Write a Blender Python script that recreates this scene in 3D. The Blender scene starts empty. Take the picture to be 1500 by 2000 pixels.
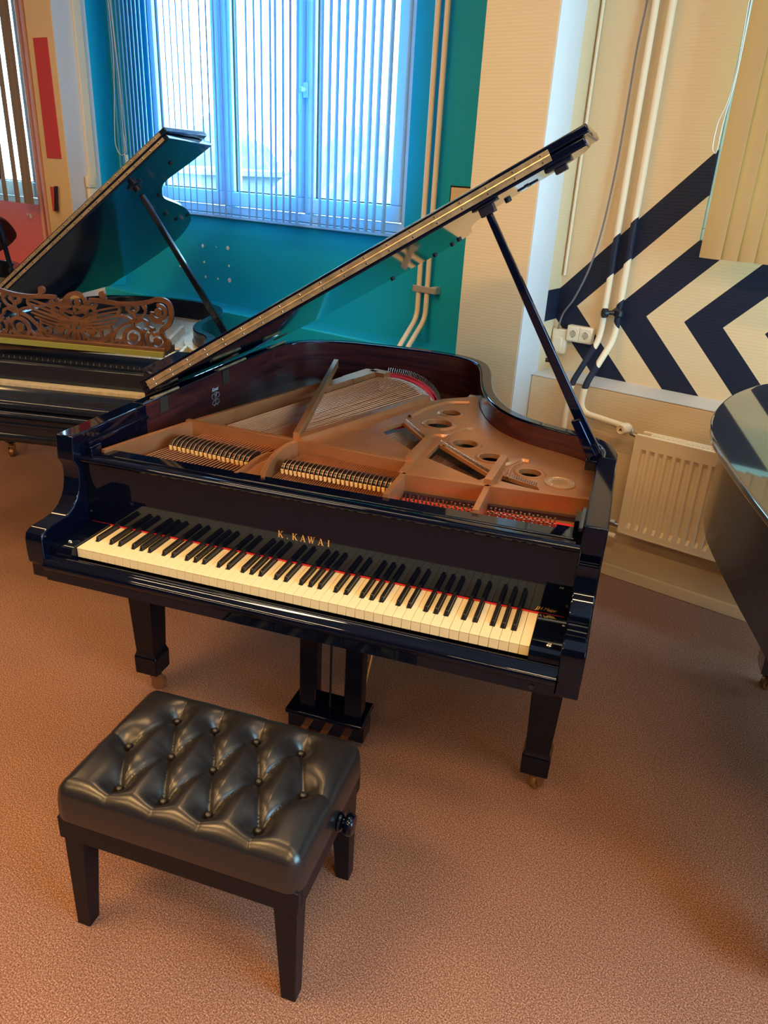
import bpy, bmesh, math, random
from mathutils import Vector, Matrix
random.seed(7)
SC = bpy.context.scene
COL = SC.collection
PI = math.pi

# ------------------------------------------------------------------ camera
F_PX = 1486.258
PITCH, YAW, ROLL = math.radians(65.7136), math.radians(16.6279), math.radians(3.234)
CAM = Vector((1.3064, -1.5003, 1.7039))
R3 = (Matrix.Rotation(YAW, 3, 'Z') @ Matrix.Rotation(PITCH, 3, 'X') @ Matrix.Rotation(ROLL, 3, 'Z'))
cam_d = bpy.data.cameras.new('camera')
cam_d.sensor_fit = 'VERTICAL'; cam_d.sensor_height = 36.0; cam_d.sensor_width = 27.0
cam_d.lens = F_PX * 36.0 / 2000.0
cam_d.clip_start = 0.02; cam_d.clip_end = 300
cam_o = bpy.data.objects.new('camera', cam_d); COL.objects.link(cam_o)
cam_o.matrix_world = Matrix.Translation(CAM) @ R3.to_4x4()
SC.camera = cam_o

def ray(px, py):
    return R3 @ Vector(((px-750)/F_PX, -(py-1000)/F_PX, -1.0))
def on_plane(px, py, n, o):
    d = ray(px, py); n = Vector(n)
    return CAM + d*((Vector(o)-CAM).dot(n)/d.dot(n))
def onz(px, py, z): return on_plane(px, py, (0,0,1), (0,0,z))
def ony(px, py, y): return on_plane(px, py, (0,1,0), (0,y,0))
def onx(px, py, x): return on_plane(px, py, (1,0,0), (x,0,0))

# frames: the room's wall frame (u along the window wall, w away from the viewer) and the pianos' frames
WA = math.radians(-18.157)
FW = Matrix.Rotation(WA, 4, 'Z')
F0 = Matrix.Identity(4)
def fin(F, P): return F.inverted() @ Vector(P)
def onw(px, py, w):
    n = FW.to_3x3() @ Vector((0,1,0))
    return fin(FW, on_plane(px, py, n, n*w))
def onu(px, py, u):
    n = FW.to_3x3() @ Vector((1,0,0))
    return fin(FW, on_plane(px, py, n, n*u))

# ------------------------------------------------------------------ mesh builder
class MB:
    def __init__(s): s.v=[]; s.f=[]; s.mi=[]; s.cur=0
    def add(s, vs, fs, m=None):
        b=len(s.v); s.v += [Vector(x) for x in vs]
        for f in fs:
            s.f.append([b+i for i in f]); s.mi.append(s.cur if m is None else m)
        return b
    def box(s, x0,x1,y0,y1,z0,z1, m=None):
        vs=[(x0,y0,z0),(x1,y0,z0),(x1,y1,z0),(x0,y1,z0),(x0,y0,z1),(x1,y0,z1),(x1,y1,z1),(x0,y1,z1)]
        s.add(vs, [(0,3,2,1),(4,5,6,7),(0,1,5,4),(1,2,6,5),(2,3,7,6),(3,0,4,7)], m); return s
    def hexa(s, bot, top, m=None):
        s.add(list(bot)+list(top), [(0,3,2,1),(4,5,6,7),(0,1,5,4),(1,2,6,5),(2,3,7,6),(3,0,4,7)], m); return s
    def taper(s, cx,cy,z0,hx0,hy0,z1,hx1,hy1, m=None):
        q=lambda hx,hy,z:[(cx-hx,cy-hy,z),(cx+hx,cy-hy,z),(cx+hx,cy+hy,z),(cx-hx,cy+hy,z)]
        return s.hexa(q(hx0,hy0,z0), q(hx1,hy1,z1), m)
    def extrude(s, poly, vec, m=None):
        """closed planar polygon (list of 3d points) swept by vec"""
        n=len(poly); vec=Vector(vec); p=[Vector(x) for x in poly]
        nr=Vector((0,0,0))
        for i in range(n): nr += p[i].cross(p[(i+1)%n])
        if nr.dot(vec) > 0: p.reverse()
        b=len(s.v)
        s.v += p + [x+vec for x in p]
        mm = s.cur if m is None else m
        s.f.append([b+i for i in range(n)]); s.mi.append(mm)
        s.f.append([b+n+i for i in reversed(range(n))]); s.mi.append(mm)
        for i in range(n):
            j=(i+1)%n
            s.f.append([b+j,b+i,b+n+i,b+n+j]); s.mi.append(mm)
        return s
    def prism(s, poly2, z0, z1, m=None):
        return s.extrude([(a,b,z0) for a,b in poly2], (0,0,z1-z0), m)
    def tube(s, pts, r, n=10, caps=True, m=None):
        pts=[Vector(p) for p in pts]; k=len(pts)
        rs = r if isinstance(r,(list,tuple)) else [r]*k
        ts=[]
        for i in range(k):
            a=pts[max(0,i-1)]; b=pts[min(k-1,i+1)]
            ts.append((b-a).normalized())
        up=Vector((0,0,1)) if abs(ts[0].z)<.9 else Vector((1,0,0))
        nx=ts[0].cross(up).normalized()
        vs=[]
        for i in range(k):
            if i:
                q=ts[i-1].rotation_difference(ts[i]); nx=(q @ nx)
            nx=(nx-ts[i]*nx.dot(ts[i])).normalized()
            ny=ts[i].cross(nx)
            for j in range(n):
                a=2*PI*j/n; vs.append(pts[i]+(nx*math.cos(a)+ny*math.sin(a))*rs[i])
        fs=[]
        for i in range(k-1):
            for j in range(n):
                fs.append((i*n+j, i*n+(j+1)%n, (i+1)*n+(j+1)%n, (i+1)*n+j))
        if caps:
            fs.append(tuple(reversed(range(n)))); fs.append(tuple((k-1)*n+j for j in range(n)))
        s.add(vs, fs, m); return s
    def lathe(s, prof, c=(0,0,0), ax=(0,0,1), n=24, m=None, closed=False, caps=True):
        """prof: list of (radius, height along ax)"""
        ax=Vector(ax).normalized(); c=Vector(c)
        t=Vector((1,0,0)) if abs(ax.x)<.9 else Vector((0,1,0))
        e1=ax.cross(t).normalized(); e2=ax.cross(e1)
        vs=[]; k=len(prof)
        for r,h in prof:
            for j in range(n):
                a=2*PI*j/n; vs.append(c+ax*h+(e1*math.cos(a)+e2*math.sin(a))*max(r,1e-5))
        fs=[]
        for i in range(k if closed else k-1):
            i2=(i+1)%k
            for j in range(n):
                fs.append((i*n+j, i*n+(j+1)%n, i2*n+(j+1)%n, i2*n+j))
        if not closed and caps:
            fs.append(tuple(reversed(range(n)))); fs.append(tuple((k-1)*n+j for j in range(n)))
        s.add(vs, fs, m); return s
    def disc_holes(s, outer, holes, z0, z1, m=None):
        """plate with holes: outer/holes 2d loops"""
        bm=bmesh.new(); loops=[outer]+list(holes); es=[]
        for lp in loops:
            vv=[bm.verts.new((a,b,z1)) for a,b in lp]
            for i in range(len(vv)): es.append(bm.edges.new((vv[i], vv[(i+1)%len(vv)])))
        bmesh.ops.triangle_fill(bm, use_beauty=True, use_dissolve=False, edges=es)
        bm.verts.ensure_lookup_table(); bm.faces.ensure_lookup_table()
        for f in bm.faces:
            f.normal_update()
            if f.normal.z < 0: f.normal_flip()
        vi={v:i for i,v in enumerate(bm.verts)}
        vs=[tuple(v.co) for v in bm.verts]; n=len(vs)
        fs=[tuple(vi[v] for v in f.verts) for f in bm.faces]
        vs2=vs+[(a,b,z0) for a,b,_ in vs]
        fs2=fs+[tuple(n+i for i in reversed(f)) for f in fs]
        off=0
        for lp in loops:
            k=len(lp)
            area=sum(lp[i][0]*lp[(i+1)%k][1]-lp[(i+1)%k][0]*lp[i][1] for i in range(k))
            hole = lp is not outer
            for i in range(k):
                a=off+i; b=off+(i+1)%k
                q=(a,n+a,n+b,b)
                if (area>0)==(not hole): fs2.append(q)
                else: fs2.append(tuple(reversed(q)))
            off+=k
        bm.free()
        s.add(vs2, fs2, m); return s

def mesh_of(mb, name, mats, inv=None, smooth=35):
    me=bpy.data.meshes.new(name)
    vs=[tuple(inv @ v) if inv is not None else tuple(v) for v in mb.v]
    me.from_pydata(vs, [], mb.f)
    for m in (mats if isinstance(mats,(list,tuple)) else [mats]): me.materials.append(m)
    me.polygons.foreach_set('material_index', mb.mi)
    if smooth:
        me.polygons.foreach_set('use_smooth', [True]*len(me.polygons))
        me.set_sharp_from_angle(angle=math.radians(smooth))
    me.update(); return me

def bevel(o, w=.003, seg=2, ang=40):
    b=o.modifiers.new('bevel','BEVEL'); b.width=w; b.segments=seg; b.limit_method='ANGLE'; b.angle_limit=math.radians(ang)
    return o

class Thing:
    """a top-level Empty in frame F at base; its parts are authored in F's coordinates"""
    def __init__(s, name, label, cat, F, base, group=None):
        o=bpy.data.objects.new(name, None); COL.objects.link(o)
        s.o=o; s.M=F @ Matrix.Translation(Vector(base)); o.matrix_world=s.M
        s.inv=Matrix.Translation(-Vector(base))
        o['label']=label; o['category']=cat
        if group: o['group']=group
        o.empty_display_size=.05
    def part(s, name, mb, mats, parent=None, bev=0, smooth=35, label=None, stuff=False, seg=2):
        me=mesh_of(mb, name, mats, s.inv, smooth)
        o=bpy.data.objects.new(name, me); COL.objects.link(o); o.parent = parent if parent else s.o
        if bev: bevel(o, bev, seg)
        if label: o['label']=label
        if stuff: o['kind']='stuff'
        return o
    def again(s, src, parent=None, shift=(0,0,0)):
        """copy of a part (with its sub-parts) moved by shift in the thing's frame"""
        c=src.copy(); COL.objects.link(c); c.parent = parent if parent else s.o
        c.location = src.location + Vector(shift)
        for ch in list(src.children):
            d=ch.copy(); COL.objects.link(d); d.parent=c
        return c

def solo(name, mb, mats, label, cat, F, base, group=None, bev=0, smooth=35, stuff=False, seg=2):
    """a thing that is one mesh"""
    me=mesh_of(mb, name, mats, Matrix.Translation(-Vector(base)), smooth)
    o=bpy.data.objects.new(name, me); COL.objects.link(o)
    o.matrix_world=F @ Matrix.Translation(Vector(base))
    o['label']=label; o['category']=cat
    if group: o['group']=group
    if stuff: o['kind']='stuff'
    if bev: bevel(o, bev, seg)
    return o
def struct(name, mb, mats, F=FW, parent=None, bev=0, smooth=35):
    me=mesh_of(mb, name, mats, None, smooth)
    o=bpy.data.objects.new(name, me); COL.objects.link(o)
    if parent: o.parent=parent
    else:
        o.matrix_world=F.copy(); o['kind']='structure'
    if bev: bevel(o, bev)
    return o

def catmull(pts, n=8, closed=False):
    P=[Vector(p) for p in pts]; out=[]; k=len(P)
    rng=range(k) if closed else range(k-1)
    for i in rng:
        p0=P[(i-1)%k] if (closed or i>0) else P[0]*2-P[1]
        p1=P[i]; p2=P[(i+1)%k]
        p3=P[(i+2)%k] if (closed or i+2<k) else P[-1]*2-P[-2]
        for j in range(n):
            t=j/n
            out.append(.5*((2*p1)+(p2-p0)*t+(2*p0-5*p1+4*p2-p3)*t*t+(3*p1-p0-3*p2+p3)*t*t*t))
    if not closed: out.append(P[-1])
    return out
def offset_path(pts, d):
    """2d open path moved to its left side by d"""
    out=[]; n=len(pts)
    for i in range(n):
        a=Vector(pts[max(0,i-1)][:2]); b=Vector(pts[min(n-1,i+1)][:2])
        t=(b-a).normalized(); nr=Vector((-t.y,t.x))
        out.append(Vector(pts[i][:2])+nr*d)
    return out
def circle(cx,cy,r,n=28): return [(cx+r*math.cos(2*PI*i/n), cy+r*math.sin(2*PI*i/n)) for i in range(n)]

# ------------------------------------------------------------------ materials
def mat(name, col, rough=.5, metal=0, spec=.5, coat=0, coat_r=.03, trans=0):
    m=bpy.data.materials.new(name); m.use_nodes=True
    b=m.node_tree.nodes['Principled BSDF']
    b.inputs['Base Color'].default_value=(*col,1); b.inputs['Roughness'].default_value=rough
    b.inputs['Metallic'].default_value=metal; b.inputs['Specular IOR Level'].default_value=spec
    b.inputs['Coat Weight'].default_value=coat; b.inputs['Coat Roughness'].default_value=coat_r
    return m
def N(m, t, **kw):
    n=m.node_tree.nodes.new(t)
    for k,v in kw.items(): setattr(n,k,v)
    return n
def L(m, a, b): m.node_tree.links.new(a,b)
def bsdf(m): return m.node_tree.nodes['Principled BSDF']
def noise_col(m, c1, c2, scale=20, detail=3, stretch=(1,1,1), lo=.35, hi=.65, src='Object', bump=0, bdist=.002):
    tc=N(m,'ShaderNodeTexCoord'); mp=N(m,'ShaderNodeMapping'); mp.inputs['Scale'].default_value=stretch
    nz=N(m,'ShaderNodeTexNoise'); nz.inputs['Scale'].default_value=scale; nz.inputs['Detail'].default_value=detail
    rp=N(m,'ShaderNodeValToRGB'); rp.color_ramp.elements[0].position=lo; rp.color_ramp.elements[1].position=hi
    rp.color_ramp.elements[0].color=(*c1,1); rp.color_ramp.elements[1].color=(*c2,1)
    L(m,tc.outputs[src],mp.inputs['Vector']); L(m,mp.outputs['Vector'],nz.inputs['Vector'])
    L(m,nz.outputs['Fac'],rp.inputs['Fac']); L(m,rp.outputs['Color'],bsdf(m).inputs['Base Color'])
    if bump:
        bp=N(m,'ShaderNodeBump'); bp.inputs['Strength'].default_value=bump; bp.inputs['Distance'].default_value=bdist
        L(m,nz.outputs['Fac'],bp.inputs['Height']); L(m,bp.outputs['Normal'],bsdf(m).inputs['Normal'])
    return m
def add_bump(m, scale=200, strength=.2, dist=.001, stretch=(1,1,1), detail=2, src='Object'):
    tc=N(m,'ShaderNodeTexCoord'); mp=N(m,'ShaderNodeMapping'); mp.inputs['Scale'].default_value=stretch
    nz=N(m,'ShaderNodeTexNoise'); nz.inputs['Scale'].default_value=scale; nz.inputs['Detail'].default_value=detail
    bp=N(m,'ShaderNodeBump'); bp.inputs['Strength'].default_value=strength; bp.inputs['Distance'].default_value=dist
    L(m,tc.outputs[src],mp.inputs['Vector']); L(m,mp.outputs['Vector'],nz.inputs['Vector'])
    L(m,nz.outputs['Fac'],bp.inputs['Height']); L(m,bp.outputs['Normal'],bsdf(m).inputs['Normal'])
    return m

LACQ=mat('black_lacquer',(.0013,.0024,.0095),.045,spec=.6)
for _m in (LACQ,): bsdf(_m).inputs['Specular Tint'].default_value=(.50,.66,1.0,1)
LACQ_OLD=mat('old_black_lacquer',(.006,.010,.024),.10,spec=.6)
LACQ_GREY=mat('worn_black_lacquer',(.022,.025,.036),.05,spec=1.0,coat=1.0)
BENCHB=mat('bench_black',(.004,.0045,.010),.38,spec=.25)
COPPERP=mat('copper_pedal',(.42,.16,.08),.3,metal=.9)
SATIN=mat('satin_black',(.008,.009,.018),.35)
MAHOG=noise_col(mat('mahogany',(.1,.02,.01),.22,spec=.5),(.026,.007,.012),(.075,.016,.015),6,5,(.6,.6,9))
BRONZE=noise_col(mat('bronze_paint',(.4,.2,.08),.33,metal=.55),(.37,.160,.066),(.44,.195,.085),9,3)
COPPER=mat('copper_wire',(.55,.25,.13),.35,metal=.8)
STEEL=mat('steel_wire',(.5,.48,.46),.3,metal=.9)
NICKEL=mat('nickel',(.62,.58,.52),.22,metal=1)
SOUNDB=noise_col(mat('shaded_spruce',(.5,.45,.4),.22,spec=.6,coat=.5),(.075,.040,.026),(.115,.062,.040),5,3,(12,1,1))  # spruce darkened: shade under strings and plate is put into the colour
DARKB=mat('aged_hinge',(.16,.13,.12),.3,metal=.8)
BRIDGE=noise_col(mat('bridge_maple',(.4,.33,.25),.5),(.12,.10,.08),(.55,.48,.40),160,1)
REDFELT=add_bump(mat('red_felt',(.62,.03,.045),.9,spec=.1),400,.3)
CREAM=mat('cream_felt',(.72,.52,.24),.85,spec=.1)
BRASS=noise_col(mat('aged_brass',(.8,.55,.2),.30,metal=.75),(.46,.37,.22),(.72,.58,.36),30,3)
GILT=mat('gilt_letter',(.95,.68,.30),.25,metal=1)
IVORY=mat('ivory_key',(.82,.71,.45),.22,spec=.5)
EBONY=mat('ebony_key',(.012,.011,.012),.25)
RUBBER=mat('rubber',(.008,.008,.01),.6)
LEATHER=add_bump(mat('black_leather',(.013,.013,.016),.29,spec=.7),380,.14,.0006,detail=3)
STITCH=mat('leather_crease',(.008,.008,.01),.5)
PLATE_OLD=add_bump(noise_col(mat('old_gold_plate',(.6,.55,.42),.38,metal=.35),(.56,.52,.40),(.72,.66,.52),40,3),120,.5,.003)
WALNUT=noise_col(mat('walnut',(.2,.09,.04),.4),(.075,.036,.022),(.14,.066,.036),7,4,(1,1,6))
OLIVE=mat('olive_felt',(.22,.24,.06),.8)
GLASSY=bpy.data.materials.new('window_glass'); GLASSY.use_nodes=True
def _glass():
    nt=GLASSY.node_tree; nt.nodes.clear()
    o=nt.nodes.new('ShaderNodeOutputMaterial'); mx=nt.nodes.new('ShaderNodeMixShader')
    t=nt.nodes.new('ShaderNodeBsdfTransparent'); g=nt.nodes.new('ShaderNodeBsdfGlossy'); g.inputs['Roughness'].default_value=.02
    t.inputs['Color'].default_value=(.93,.97,.97,1)
    lw=nt.nodes.new('ShaderNodeLayerWeight'); pw=nt.nodes.new('ShaderNodeMath'); pw.operation='POWER'; pw.inputs[1].default_value=4.0
    f=nt.nodes.new('ShaderNodeMath'); f.operation='MULTIPLY_ADD'; f.inputs[1].default_value=.7; f.inputs[2].default_value=.05
    nt.links.new(lw.outputs['Facing'],pw.inputs[0]); nt.links.new(pw.outputs[0],f.inputs[0])
    nt.links.new(f.outputs[0],mx.inputs[0]); nt.links.new(t.outputs[0],mx.inputs[1]); nt.links.new(g.outputs[0],mx.inputs[2])
    nt.links.new(mx.outputs[0],o.inputs[0])
_glass()
PVC=mat('skylit_pvc',(.46,.74,.92),.3)  # white frames, with the blue skylight cast mixed into the base colour
WHITE=mat('white_paint',(.62,.62,.63),.45)
RADW=mat('radiator_enamel',(.78,.66,.46),.35)
SOCK=mat('cream_plastic',(.80,.70,.52),.3)
GREYC=mat('grey_cable',(.16,.15,.15),.5)
REDG=mat('glossy_red',(.55,.07,.08),.16)

# plaster colours of the room
def plaster(name, col, ribs=0):
    m=mat(name,col,.6,spec=.3)
    tc=N(m,'ShaderNodeTexCoord'); nz=N(m,'ShaderNodeTexNoise'); nz.inputs['Scale'].default_value=60; nz.inputs['Detail'].default_value=3
    L(m,tc.outputs['Object'],nz.inputs['Vector'])
    bp=N(m,'ShaderNodeBump'); bp.inputs['Strength'].default_value=.14; bp.inputs['Distance'].default_value=.002
    h=nz.outputs['Fac']
    if ribs:
        wv=N(m,'ShaderNodeTexWave'); wv.bands_direction='Z'; wv.inputs['Scale'].default_value=ribs; wv.inputs['Distortion'].default_value=1.2
        wv.inputs['Detail'].default_value=2; wv.inputs['Detail Scale'].default_value=3
        L(m,tc.outputs['Object'],wv.inputs['Vector'])
        ad=N(m,'ShaderNodeMath',operation='ADD'); L(m,wv.outputs['Fac'],ad.inputs[0]); L(m,h,ad.inputs[1]); h=ad.outputs[0]
    L(m,h,bp.inputs['Height']); L(m,bp.outputs['Normal'],bsdf(m).inputs['Normal'])
    return m
TEAL=plaster('teal_paint',(.0,.36,.56))
CREAMW=plaster('cream_paint',(.69,.545,.335),ribs=24)
REDW=plaster('coral_paint',(.80,.23,.25))
CEIL=plaster('ceiling_paint',(.80,.76,.68))
def chevron(name, light, rough=.55, ribs=0):
    """black chevrons pointing along the wall, painted over wall and pipes alike"""
    m=plaster(name,light,ribs)
    geo=N(m,'ShaderNodeNewGeometry')
    dt=N(m,'ShaderNodeVectorMath',operation='DOT_PRODUCT'); dt.inputs[1].default_value=(math.cos(WA),math.sin(WA),0)
    L(m,geo.outputs['Position'],dt.inputs[0])
    sp=N(m,'ShaderNodeSeparateXYZ'); L(m,geo.outputs['Position'],sp.inputs[0])
    def M(op,a,b):
        n=N(m,'ShaderNodeMath',operation=op)
        for i,x in enumerate((a,b)):
            if x is None: continue
            if isinstance(x,(int,float)): n.inputs[i].default_value=x
            else: L(m,x,n.inputs[i])
        return n.outputs[0]
    dz=M('ABSOLUTE',M('SUBTRACT',sp.outputs['Z'],1.171),None)
    w=M('SUBTRACT',dt.outputs['Value'],M('DIVIDE',dz,1.04))
    t=M('DIVIDE',M('SUBTRACT',w,.176),.324)
    dark=M('LESS_THAN',M('FRACT',t,None),.495)
    dark=M('MULTIPLY',dark,M('GREATER_THAN',t,0.0))
    dark=M('MULTIPLY',dark,M('GREATER_THAN',sp.outputs['Z'],.868))
    mx=N(m,'ShaderNodeMix',data_type='RGBA'); mx.inputs[6].default_value=(*light,1); mx.inputs[7].default_value=(.008,.013,.035,1)
    L(m,dark,mx.inputs[0]); L(m,mx.outputs[2],bsdf(m).inputs['Base Color'])
    return m
CHEV=chevron('chevron_paint',(.69,.545,.335),ribs=24)
CHEVP=chevron('chevron_pipe_paint',(.78,.68,.50))
CARPET=mat('carpet',(.3,.16,.12),.95,spec=.1)
def _carpet():
    m=CARPET; tc=N(m,'ShaderNodeTexCoord')
    n1=N(m,'ShaderNodeTexNoise'); n1.inputs['Scale'].default_value=280; n1.inputs['Detail'].default_value=3.0; n1.inputs['Roughness'].default_value=.7
    n2=N(m,'ShaderNodeTexNoise'); n2.inputs['Scale'].default_value=2.2; n2.inputs['Detail'].default_value=3
    L(m,tc.outputs['Object'],n1.inputs['Vector']); L(m,tc.outputs['Object'],n2.inputs['Vector'])
    rp=N(m,'ShaderNodeValToRGB'); e=rp.color_ramp.elements
    e[0].position=.34; e[0].color=(.115,.058,.050,1); e[1].position=.67; e[1].color=(.70,.45,.33,1)
    k=e.new(.5); k.color=(.31,.158,.112,1)
    L(m,n1.outputs['Fac'],rp.inputs['Fac'])
    mx=N(m,'ShaderNodeMix',data_type='RGBA',blend_type='MULTIPLY'); mx.inputs[0].default_value=.25
    L(m,rp.outputs['Color'],mx.inputs[6]); L(m,n2.outputs['Fac'],mx.inputs[7])
    L(m,mx.outputs[2],bsdf(m).inputs['Base Color'])
    bp=N(m,'ShaderNodeBump'); bp.inputs['Strength'].default_value=.6; bp.inputs['Distance'].default_value=.004
    L(m,n1.outputs['Fac'],bp.inputs['Height']); L(m,bp.outputs['Normal'],bsdf(m).inputs['Normal'])
_carpet()
def slat_mat(name, col, tr):
    m=bpy.data.materials.new(name); m.use_nodes=True; nt=m.node_tree
    d=nt.nodes['Principled BSDF']; d.inputs['Base Color'].default_value=(*col,1); d.inputs['Roughness'].default_value=.6
    t=nt.nodes.new('ShaderNodeBsdfTranslucent'); t.inputs['Color'].default_value=(*tr,1)
    mx=nt.nodes.new('ShaderNodeMixShader'); mx.inputs[0].default_value=.35
    nt.links.new(d.outputs[0],mx.inputs[1]); nt.links.new(t.outputs[0],mx.inputs[2])
    nt.links.new(mx.outputs[0],nt.nodes['Material Output'].inputs[0]); return m
SLAT=slat_mat('blind_fabric_skylit',(.30,.62,.84),(.28,.68,1.0))  # blue of the skylight coming through is put into the fabric colours
SLATC=slat_mat('blind_fabric_cream',(.72,.54,.27),(.50,.38,.20))
SLATT=slat_mat('blind_fabric_tan',(.50,.40,.32),(.20,.17,.14))
DARKW=plaster('reflection_navy',(.018,.03,.075))  # navy given to unseen walls so the black lacquer mirrors dark
ZINC=mat('zinc',(.50,.49,.48),.4,metal=.4)
bsdf(LACQ_OLD).inputs['Specular Tint'].default_value=(.60,.74,1.0,1)
FELTB=mat('dark_felt',(.015,.016,.024),.95,spec=.05)
RIMG=mat('worn_black_side',(.016,.018,.030),.17,spec=.8)
CASTER=mat('caster_bronze',(.30,.17,.08),.4,metal=.55)
PATCH=mat('pale_filler',(.62,.66,.64),.7)
# ================================================================== THE ROOM
WN, WL, WP = 2.42, 2.228, 2.06      # niche wall, lower wall, pier face
ZL = .866                            # ledge height
ZC = 3.35
UL, UR, WB = -6.5, 3.9, -4.2         # room limits
mb=MB(); mb.box(UL,UR,WB,2.60,-.1,0); struct('floor',mb,CARPET)
mb=MB(); mb.box(UL,UR,WB,2.60,ZC,ZC+.1); struct('ceiling',mb,CEIL)
mb=MB(); mb.box(UL,UR,WB-.12,WB,0,ZC); struct('wall_front',mb,DARKW)
mb=MB(); mb.box(UL-.12,UL,WB,2.6,0,ZC); struct('wall_left',mb,DARKW)
W4=(-.9,1.6,1.1,2.75)
mb=MB(); mb.box(UR,UR+.14,WB,2.6,0,W4[2]); mb.box(UR,UR+.14,WB,2.6,W4[3],ZC); mb.box(UR,UR+.14,WB,W4[0],W4[2],W4[3]); mb.box(UR,UR+.14,W4[1],2.6,W4[2],W4[3])
struct('wall_right',mb,CREAMW)
mb=MB()
for a,b in ((W4[0],W4[0]+.08),(.31,.39),(W4[1]-.08,W4[1])): mb.box(UR+.04,UR+.10,a,b,W4[2],W4[3])
mb.box(UR+.04,UR+.10,W4[0],W4[1],W4[2],W4[2]+.08); mb.box(UR+.04,UR+.10,W4[0],W4[1],W4[3]-.08,W4[3])
_w4=struct('unseen_window',mb,PVC)  # unseen window, added for the cool light on the right-hand floor
mb=MB(); mb.box(UR+.068,UR+.074,W4[0]+.05,W4[1]-.05,W4[2]+.05,W4[3]-.05); struct('glass_pane',mb,GLASSY,parent=_w4)

def niche(name, u0,u1, o0,o1,oz0,oz1, m):
    mb=MB()
    mb.box(u0,u1,WN,2.506,ZL,oz0)
    mb.box(u0,o0,WN,2.506,oz0,oz1); mb.box(o1,u1,WN,2.506,oz0,oz1)
    mb.box(u0,u1,WN,2.506,oz1,ZC)
    struct(name,mb,m)
PIER_R=(-.075,.243); PIER_L=(-3.27,-2.995)
W1=(-2.60,-.655,1.40,3.15); W2=(.815,3.3,1.50,3.15)
niche('wall_back_teal', PIER_L[1],PIER_R[0], *W1, TEAL)
niche('wall_back_chevron', PIER_R[1],UR, *W2, CHEV)
r3=onw(74,398,WN); W3=(UL+.6, r3.x+.01, r3.z-.01, 3.15)
niche('wall_back_coral', UL,PIER_L[0], *W3, REDW)
for nm,a,b,m in (('wall_lower_teal',PIER_L[1],PIER_R[0],TEAL),('wall_lower_cream',PIER_R[1],UR,CREAMW),('wall_lower_coral',UL,PIER_L[0],REDW)):
    mb=MB(); mb.box(a,b,WL,2.60,0,ZL); struct(nm,mb,[m],bev=.008)
# white-painted top of the ledge under the chevrons, cyan under the teal
mb=MB(); mb.box(PIER_R[1],UR,WL-.001,WN,ZL,ZL+.004); struct('trim_1',mb,WHITE)
# piers: cream face, white side that returns into the niche
for nm,(a,b),deep in (('wall_pier_left',PIER_L,TEAL),('wall_pier_right',PIER_R,CHEV)):
    mb=MB()
    mb.box(a,b-.006,WP,2.29,0,ZC,0)
    mb.box(b-.006,b,WP+.002,2.29,0,ZC,1)
    mb.box(a,b,2.29,2.60,0,ZC,2)
    struct(nm,mb,[CREAMW,WHITE,deep])
mb=MB(); mb.box(PIER_R[1],UR,WL-.016,WL,0,.058); struct('baseboard_right',mb,CREAMW,bev=.004)

# nine patched screw holes on the teal wall below the window
for i,(x,y,r) in enumerate([(1188,150,.011),(1268,158,.004),(1335,163,.012),(1197,245,.008),(1342,268,.008),(1205,332,.009),(1277,343,.006),(1345,352,.014)]):
    p=onw(x/3,430+y/3,WN-.001); mb=MB(); mb.lathe([(r,0),(r,-.0015)],p,(0,1,0),12)
    solo('filler_patch',mb,PATCH,'dab of white filler over a screw hole in the teal wall','filler patch',FW,p,'filler dabs on the teal wall')

for px,py,r in ((54,419,.012),(60,422,.018)):
    p=onw(px,py,WN-.001); mb=MB(); mb.lathe([(r,0),(r,-.0015)],p,(0,1,0),12)
    solo('filler_patch',mb,PATCH,'dab of pale filler on the coral wall under the window','filler patch',FW,p,'filler dabs on the coral wall')
# ------------------------------------------------------------------ windows
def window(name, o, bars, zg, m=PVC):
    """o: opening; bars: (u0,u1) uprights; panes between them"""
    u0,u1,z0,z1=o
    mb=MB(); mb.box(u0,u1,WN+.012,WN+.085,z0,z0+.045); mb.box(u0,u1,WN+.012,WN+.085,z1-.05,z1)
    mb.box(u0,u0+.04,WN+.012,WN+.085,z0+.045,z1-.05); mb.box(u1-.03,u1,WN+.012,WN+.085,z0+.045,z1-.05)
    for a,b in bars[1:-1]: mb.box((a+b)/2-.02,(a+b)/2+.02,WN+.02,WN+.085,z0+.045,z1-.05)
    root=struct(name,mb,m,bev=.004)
    for (a0,a1),(b0,b1) in zip(bars[:-1],bars[1:]):
        s0=a1; s1=b0; l=(a0+a1)/2+.022 if a0>u0+.01 else u0+.042; r=(b0+b1)/2-.022 if b1<u1-.01 else u1-.032
        mb=MB(); mb.box(l,r,WN-.004,WN+.07,z0+.05,zg); mb.box(l,r,WN-.004,WN+.07,z1-.15,z1-.055)
        mb.box(l,s0,WN-.004,WN+.07,zg,z1-.15); mb.box(s1,r,WN-.004,WN+.07,zg,z1-.15)
        sash=struct('sash',mb,m,parent=root,bev=.006)
        mb=MB(); mb.box(s0-.008,s1+.008,WN+.030,WN+.036,zg-.008,z1-.142)
        struct('glass_pane',mb,GLASSY,parent=root)
        mb=MB(); t=.006
        mb.box(s0,s0+t,WN+.020,WN+.030,zg,z1-.15); mb.box(s1-t,s1,WN+.020,WN+.030,zg,z1-.15); mb.box(s0,s1,WN+.020,WN+.030,zg,zg+t)
        struct('gasket',mb,RUBBER,parent=root)
    return root
zg=1.53
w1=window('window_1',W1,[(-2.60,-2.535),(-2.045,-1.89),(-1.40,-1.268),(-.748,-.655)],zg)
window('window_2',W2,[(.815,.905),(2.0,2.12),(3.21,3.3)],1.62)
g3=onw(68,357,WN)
window('window_3',W3,[(W3[0],W3[0]+.09),(-4.75,-4.63),(g3.x-.005,r3.x+.01)],g3.z)
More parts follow.
